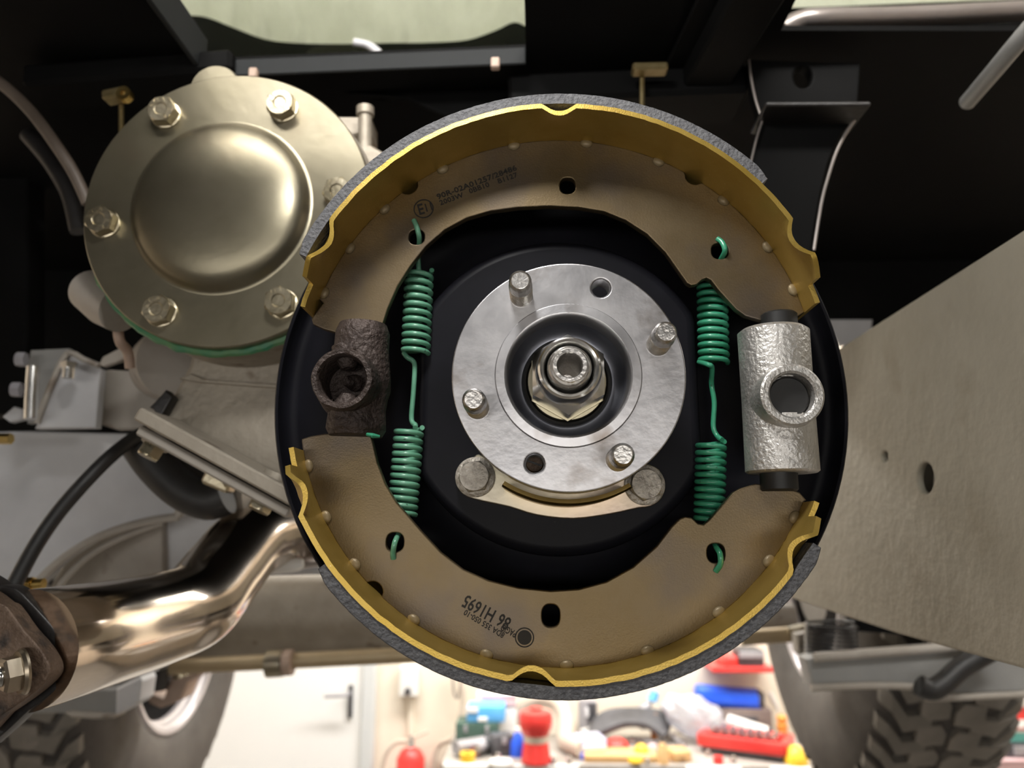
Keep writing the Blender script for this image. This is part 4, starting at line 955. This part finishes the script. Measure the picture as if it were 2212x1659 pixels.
bottle('jar_lid', 'flat pale lid on the bench front, before the grey pliers', 'lid', 1082, 1642, 1652, [(0, 0), (22, 0), (23, .5), (21, 1), (0, 1)], 'white')
def rod(name, label, cat, pts, r, m, parts=()):
    t = thing(name, label, cat, pts[0])
    fin('body', Tube(pts, r, 12), m, t, 40)
    for nm, mm, pp, rr in parts: fin(nm, Tube(pp, rr, 12), mm, t, 40)
    return t
def P(a, b, Y): p = at(a, b, Y); return Vector((p.x, p.y, max(p.z, ZB + .036)))
rod('pipe_wrench', 'grey steel pipe wrench lying askew at the bench end', 'wrench', [P(1030, 1648, 3.26), P(1062, 1625, 3.36), P(1095, 1606, 3.46)], [.016, .014, .018], 'mid_grey', [('jaw', 'mid_grey', [P(1095, 1612, 3.46), P(1104, 1594, 3.47)], .022)])
rod('angle_grinder', 'grey angle grinder lying beside the tape rolls', 'grinder', [P(984, 1640, 3.27), P(1010, 1620, 3.31), P(1050, 1606, 3.34)], [.028, .026, .030], 'mid_grey', [('disc_guard', 'dark_grey', [P(1048, 1606, 3.34), P(1060, 1604, 3.345)], [.034, .034])])
bb = smooth([P(1120, 1560, 3.62), P(1138, 1522, 3.60), P(1170, 1508, 3.58), P(1205, 1520, 3.55), P(1222, 1555, 3.50), P(1222, 1600, 3.42), P(1230, 1625, 3.36), P(1262, 1645, 3.27)], 5)
tag(fin('vacuum_hose', Tube(bb, .036, 16), 'beige', None, 60), 'thick beige hose looping behind and beside the red canister', 'hose')
bbox('battery_charger', 'grey and black charger standing behind the beige hose', 'charger', 1250, 1290, 1514, 1592, 'mid_grey', .08, parts=[('dark_front', 'dark_grey', .5, .95, .4, .95), ('round_knob', 'pale', .35, .6, .55, .8)])
bottle('paper_cup', 'small white cup in front of the black cable coil', 'cup', 1274, 1577, 1612, [(0, 0), (13, 0), (16, .9), (17, 1), (14, 1), (11, .1), (0, .1)], 'white')
bbox('storage_box', 'lilac plastic box with a blue base beside the beige hose', 'box', 1246, 1306, 1598, 1640, mat('lilac', (.50, .52, .72), (.58, .60, .80), .4, 0, 9), .12, .2, parts=[('blue_base', 'blue', .0, 1, 0, .34), ('white_lid', 'white', .1, .95, .45, .72)])
t = thing('cable_coil', 'bundle of thick black cables heaped in the bench middle', 'cable', bl(1350, 1605))
for i in range(6):
    o = i*7; fin('cable', Tube(smooth([P(1262 + o*.4, 1612 - o*.2, 3.44 + i*.02), P(1300, 1580 - o*.9, 3.46 + i*.02), P(1350, 1562 - o*.7, 3.48 + i*.02), P(1400 + o, 1566 - o*.6, 3.48 + i*.02), P(1436, 1590 - o*.2, 3.44 + i*.02)], 5), .018, 10), 'dark_grey', t, 60)
t = thing('funnel', 'dark grey funnel leaning in the black cables', 'funnel', bl(1400, 1600)); fin('cone', Tube([P(1372, 1560, 3.59), P(1408, 1512, 3.62)], [.05, .008], 20), 'mid_grey', t)
fin('blue_tip', Tube([P(1408, 1514, 3.62), P(1416, 1494, 3.625)], [.024, .020], 16), 'sky_blue', t)
bottle('cap', 'round red cap in front of the black cable coil', 'cap', 1333, 1594, 1622, [(0, 0), (24, 0), (24, .4), (19, .75), (10, .96), (0, 1)], 'red')
bbox('wood_block', 'flat light wood block along the bench front, widest of the three', 'block', 1262, 1420, 1632, 1649, 'wood', .12)
bottle('wood_peg', 'upright tapered wood peg between two wood blocks', 'peg', 1432, 1606, 1648, [(0, 0), (13, 0), (11, .6), (6, 1), (0, 1)], 'wood')
bbox('wood_block', 'knotty brown wood block beside the upright peg', 'block', 1448, 1490, 1624, 1648, 'wood', .09, .25, parts=[('knot', mat('knot', (.25, .13, .05), (.3, .17, .07), .6, 0, 30), .3, .62, .2, .5)])
zw = ZB + .05
for (px, yt, bs, m_, lab) in ((1386, 1606, 1640, 'yellow', 'golden yellow rubber cap among the wood blocks'), (1372, 1632, 1648, 'yellow', 'lemon yellow round knob on the bench front')):
    bottle('bung', lab, 'cap', px, yt, bs, [(0, 0), (12, 0), (15, .3), (13, .7), (7, .95), (0, 1)], m_)
bottle('bung', 'dull red rubber cap beside the golden yellow one', 'cap', 1410, 1606, 1630, [(0, 0), (10, 0), (12, .4), (8, .9), (0, 1)], 'pink')
bottle('bung', 'small coral cap on the funnel side of the plastic bag', 'cap', 1413, 1540, 1600, [(0, 0), (6, 0), (6, .5), (10, .6), (10, .9), (7, 1), (0, 1)], 'orange')
bottle('bung', 'small bright red cube shaped cap at the bench front edge', 'cap', 1552, 1634, 1650, [(0, 0), (9, 0), (10, .5), (9, 1), (0, 1)], 'red')
# plastic bag
bm = sphere(bmesh.new(), (0, 0, 0), (1, 1, 1), 32, 20); c0 = bl(1500, 1606)
for v in bm.verts:
    n_ = noise.noise(v.co*2.2)*.22 + noise.noise(v.co*6)*.07
    v.co = v.co*(1 + n_)
bmesh.ops.transform(bm, matrix=Matrix.Translation(c0 + Vector((.01, .0, .105))) @ Matrix.Rotation(radians(24), 4, 'Y') @ Matrix.Diagonal((.145, .06, .080, 1)), verts=bm.verts)
tag(fin('plastic_bag', bm, 'film', None, 60), 'crumpled clear bluish plastic bag in the bench clutter', 'bag')
_, zt, Yb2 = bbox('crate', 'brown grey crate under the long blue case', 'crate', 1560, 1668, 1532, 1597, mat('brown_grey', (.16, .12, .11), (.24, .19, .17), .6, 0, 8), .12, parts=[('slot', 'dark_grey', .3, .7, .6, .75)])
tt = thing('long_case', 'long blue case lying on top of the brown grey crate', 'case', (at(1572, 1530, Yb2).x, Yb2, zt))
c_ = at(1573, 1510, Yb2 + .05); wl = at(1645, 1510, Yb2).x - at(1500, 1510, Yb2).x
bm = Box(Vector((c_.x, Yb2 + .05, zt + .042)), (wl, .10, .078), Euler((0, radians(4), 0)).to_matrix(), .022, 3); fin('shell', bm, 'blue', tt, 40)
fin('dark_end', Box(Vector((c_.x + wl/2 - .015, Yb2 + .05, zt + .038)), (.04, .104, .07), Euler((0, radians(4), 0)).to_matrix(), .016, 2), 'dark_grey', tt)
# red socket tray
t = thing('socket_tray', 'red socket tray with a dark underside in the bench clutter', 'tray', bl(1610, 1640))
fA, fB, fC, fD = bl(1532, 1598), bl(1600, 1645), bl(1690, 1612), bl(1560, 1590)
cx_ = bl(1612, 1626); rz = radians(-27)
rm = Euler((0, 0, rz)).to_matrix(); tw, td = .32, .17
fin('tray_base', Box(cx_ + Vector((0, 0, .018)), (tw, td, .03), rm, .008, 2), 'dark_grey', t)
for (ox, oy, sx_, sy_) in ((0, -td/2, tw, .022), (0, td/2, tw, .022), (-tw/2, 0, .022, td), (tw/2, 0, .022, td)):
    fin('tray_rim', Box(cx_ + rm @ Vector((ox, oy, .050)), (sx_ + .01, sy_ + .01, .045), rm, .006, 2), 'red', t)
for j in range(2):
    for i in range(8):
        p = cx_ + rm @ Vector((-.125 + i*.035, -.035 + j*.065, .033)); fs = frame(p, (0, 0, 1), (0, 1, 0))
        nth = ('nearest the crate', 'second from the crate end', 'third from the crate end', 'fourth from the crate end', 'fourth from the tyre end', 'third from the tyre end', 'second from the tyre end', 'nearest the tyre')[i]
        o = thing('socket', "chrome socket %s in the red tray's %s row" % (nth, ('front', 'back')[j]), 'socket', p, 'chrome sockets in the red tray')
        fin('socket_body', Lathe([(.006, .03), (.006, .052), (.0125, .054), (.0135, .048), (.0135, .012), (.012, 0), (0, 0)], fs, 16), 'chrome', o)
rod('roll_tube', 'pale grey cardboard tube with a black end cap behind the red tray', 'tube', [P(1572, 1556, 3.53), P(1658, 1584, 3.46)], .026, 'white', [('end_cap', 'dark_grey', [P(1656, 1583, 3.462), P(1668, 1588, 3.45)], .025)])
t = thing('screwdriver', 'orange handled screwdriver upright by the tyre edge', 'screwdriver', bl(1686, 1625))
ps = bl(1692, 1608); fs = frame(ps, (0, 0, 1), (0, 1, 0)); kk = k_at(ps.y); hh = bz(1688, 1544, ps.y) - ZB
fin('handle', Lathe([(0, 0), (15*kk, 0), (16*kk, hh*.2), (11*kk, hh*.42), (9*kk, hh*.5), (11*kk, hh*.58), (11*kk, hh*.68), (7*kk, hh*.73), (10*kk, hh*.8), (10*kk, hh*.93), (6*kk, hh), (0, hh)], fs, 24), 'orange', t, 50)
bottle('glue_bottle', 'amber conical bottle at the bench edge by the tyre', 'bottle', 1720, 1609, 1649, [(0, 0), (22, 0), (23, .25), (17, .65), (8, .95), (0, 1)], 'yellow')
rod('scraper', 'white plastic scraper blade above the orange screwdriver', 'scraper', [P(1662, 1496, 3.66), P(1672, 1515, 3.66), P(1680, 1534, 3.66)], [.010, .013, .008], 'white')
for (px, py, wh) in ((1076, 1636, 'on the bench before the drill case'), (1195, 1649, "at the red canister's foot"), (1318, 1628, 'on the bench under the red round cap'), (1345, 1612, 'behind the golden yellow bung'),
                     (1440, 1628, 'behind the upright wood peg'), (1455, 1590, "at the plastic bag's funnel side"), (1398, 1648, 'on the bench edge beside the lemon yellow knob'), (1230, 1646, "at the beige hose's end"),
                     (1290, 1640, 'in front of the lilac storage box'), (1530, 1630, 'before the crate end of the red tray'), (1585, 1652, "on the bench edge under the red tray's corner"), (1476, 1616, 'behind the knotty wood block')):
    p = bl(px, min(1650, py + 6)); o = thing('loose_socket', 'small loose chrome socket ' + wh, 'socket', p, 'loose chrome sockets on the bench')
    fin('socket_body', Lathe([(.005, .024), (.009, .026), (.0115, .022), (.0115, 0), (0, 0)], frame(p, (0, 0, 1), (0, 1, 0)), 14), 'chrome', o)
for (a, lab, q) in ((0, 'long steel chisel lying across the bench behind the red cap', [(1372, 1606), (1436, 1612)]), (1, 'steel ring spanner lying beneath the plastic bag', [(1456, 1572), (1498, 1592)]), (2, 'grey ratchet lying beside the plastic bag', [(1438, 1588), (1470, 1612)])):
    pp = [bl(*z) + Vector((0, 0, .012)) for z in q]; rod(('chisel', 'spanner', 'ratchet')[a], lab, ('chisel', 'spanner', 'ratchet')[a], pp, [.009, .012], 'mid_grey', [('head', 'chrome', [pp[0], pp[0] + (pp[0]-pp[1]).normalized()*.02], .016)])
# shelf on the wall, stack at the bench end
t = thing('wall_shelf', 'red wall shelf partly hidden by the lower shoe', 'shelf', at(1600, 1445, WY)); a_, b_ = at(1530, 1440, WY - .12), at(1660, 1440, WY - .12)
fin('shelf_board', Box(((a_.x+b_.x)/2, WY - .10, a_.z), (b_.x-a_.x, .2, .022), None, .003), 'red', t)
fin('bracket', Box((at(1570, 1436, WY-.1).x, WY - .10, a_.z + .03), (.06, .18, .05), None, .01), 'red', t)
bbox('filter_box', 'dark grey box standing on the red wall shelf', 'box', 1596, 1650, 1404, WY - .18, 'dark_grey', .14, lift=a_.z + .011, parts=[('pale_band', 'mid_grey', 0, 1, .5, .9)])
_, zt, Yq = bbox('pink_crate', 'pink box at the bench end, bottom of its stack', 'box', 2100, 2300, 1641, 1668, 'pink', .25, parts=[('lid', 'pink', 0, 1, .8, 1.0)])
_, zt2, _ = bbox('radio', 'black radio box on the pink box', 'radio', 2140, 2300, 1606, Yq + .02, 'dark_grey', .18, lift=zt, parts=[('grille', 'mid_grey', .3, .9, .2, .8)])
tag(fin('red_knob', sphere(bmesh.new(), at(2134, 1626, Yq + .04), (.032, .03, .03), 18, 12), 'red', None), 'round red knob beside the black radio', 'knob')
_, zt3, _ = bbox('teal_tub', 'teal tub under the red and white tub', 'tub', 2126, 2240, 1573, Yq + .03, 'teal', .16, lift=zt2, parts=[('pale_rim', 'white', .0, 1, .72, .98)])
bottle('wipes_tub', 'red and white tub with a white lid, topmost of its stack', 'tub', 2174, 1518, Yq + .10, [(0, 0), (42, 0), (42, .05), (36, .95), (36, 1), (0, 1)], 'red',
       [('label', 'white', [(20, .1), (42.4, .06), (42.0, .14), (40.2, .42), (20, .42)]), ('lid', 'white', [(0, 1), (39, 1), (39, 1.28), (36, 1.36), (0, 1.36)])], lift=zt3)
# wall fittings
t = thing('wall_outlet', 'white wall outlet with a cable, above the fire extinguisher', 'outlet', at(886, 1500, WY)); p = at(886, 1470, WY)
fin('switch_box', Box((p.x, WY - .03, at(886, 1452, WY).z), (.085, .05, .07), bev=.006), 'white', t); fin('socket_box', Box((p.x, WY - .03, at(886, 1482, WY).z), (.085, .05, .075), bev=.006), 'white', t)
fin('plug', Tube([(p.x, WY - .056, at(886, 1486, WY).z), (p.x, WY - .075, at(886, 1489, WY).z)], .014, 16), 'dark_grey', t)
fin('cable_duct', Box((p.x + .008, WY - .01, at(886, 1545, WY).z), (.026, .018, at(886, 1500, WY).z - at(886, 1592, WY).z), Euler((0, radians(-3), 0)).to_matrix(), .004), 'wall', t)
pe = at(888, 1612, WY - .09)
t = thing('fire_extinguisher', 'red fire extinguisher hanging on the cream wall', 'extinguisher', (pe.x, WY - .09, pe.z - .42)); fe = frame((pe.x, WY - .09, pe.z), (0, 0, 1), (0, 1, 0))
fin('cylinder', Lathe([(0, 0), (.02, -.002), (.045, -.018), (.062, -.05), (.063, -.40), (.05, -.42), (0, -.42)], fe, 36), 'red', t)
fin('valve', Lathe([(0, .035), (.013, .033), (.015, .005), (.022, -.006), (0, -.006)], fe, 20), 'chrome', t)
fin('lever', Box((pe.x + .03, WY - .09, pe.z + .045), (.10, .02, .01), Euler((0, radians(-22), 0)).to_matrix(), .003), 'beige', t); fin('pin', Box((pe.x, WY - .09, pe.z + .036), (.016, .018, .014), bev=.003), 'dark_grey', t)
fin('hose', Tube(smooth([(pe.x - .01, WY - .09, pe.z + .02), (pe.x - .07, WY - .09, pe.z + .015), (pe.x - .115, WY - .09, pe.z - .04), (pe.x - .13, WY - .09, pe.z - .14), (pe.x - .12, WY - .09, pe.z - .30)], 6), .010, 12), 'beige', t)
tag(fin('air_hose', Tube(smooth([at(935, 1700, 3.70), at(938, 1640, 3.70), at(950, 1608, 3.70), at(985, 1590, 3.66), at(996, 1540, 3.68), at(1000, 1480, 3.68), at(992, 1430, 3.70)], 6), .012, 12), 'beige', None), 'pale hose hanging down the wall at the bench end', 'hose')
tag(fin('hanging_cord', Tube(smooth([at(977, 1440, 3.70), at(980, 1490, 3.70), at(987, 1508, 3.70), at(993, 1490, 3.70), at(996, 1440, 3.70)], 6), .005, 10), 'satin', None), 'grey cord loop hanging on the wall', 'cord')
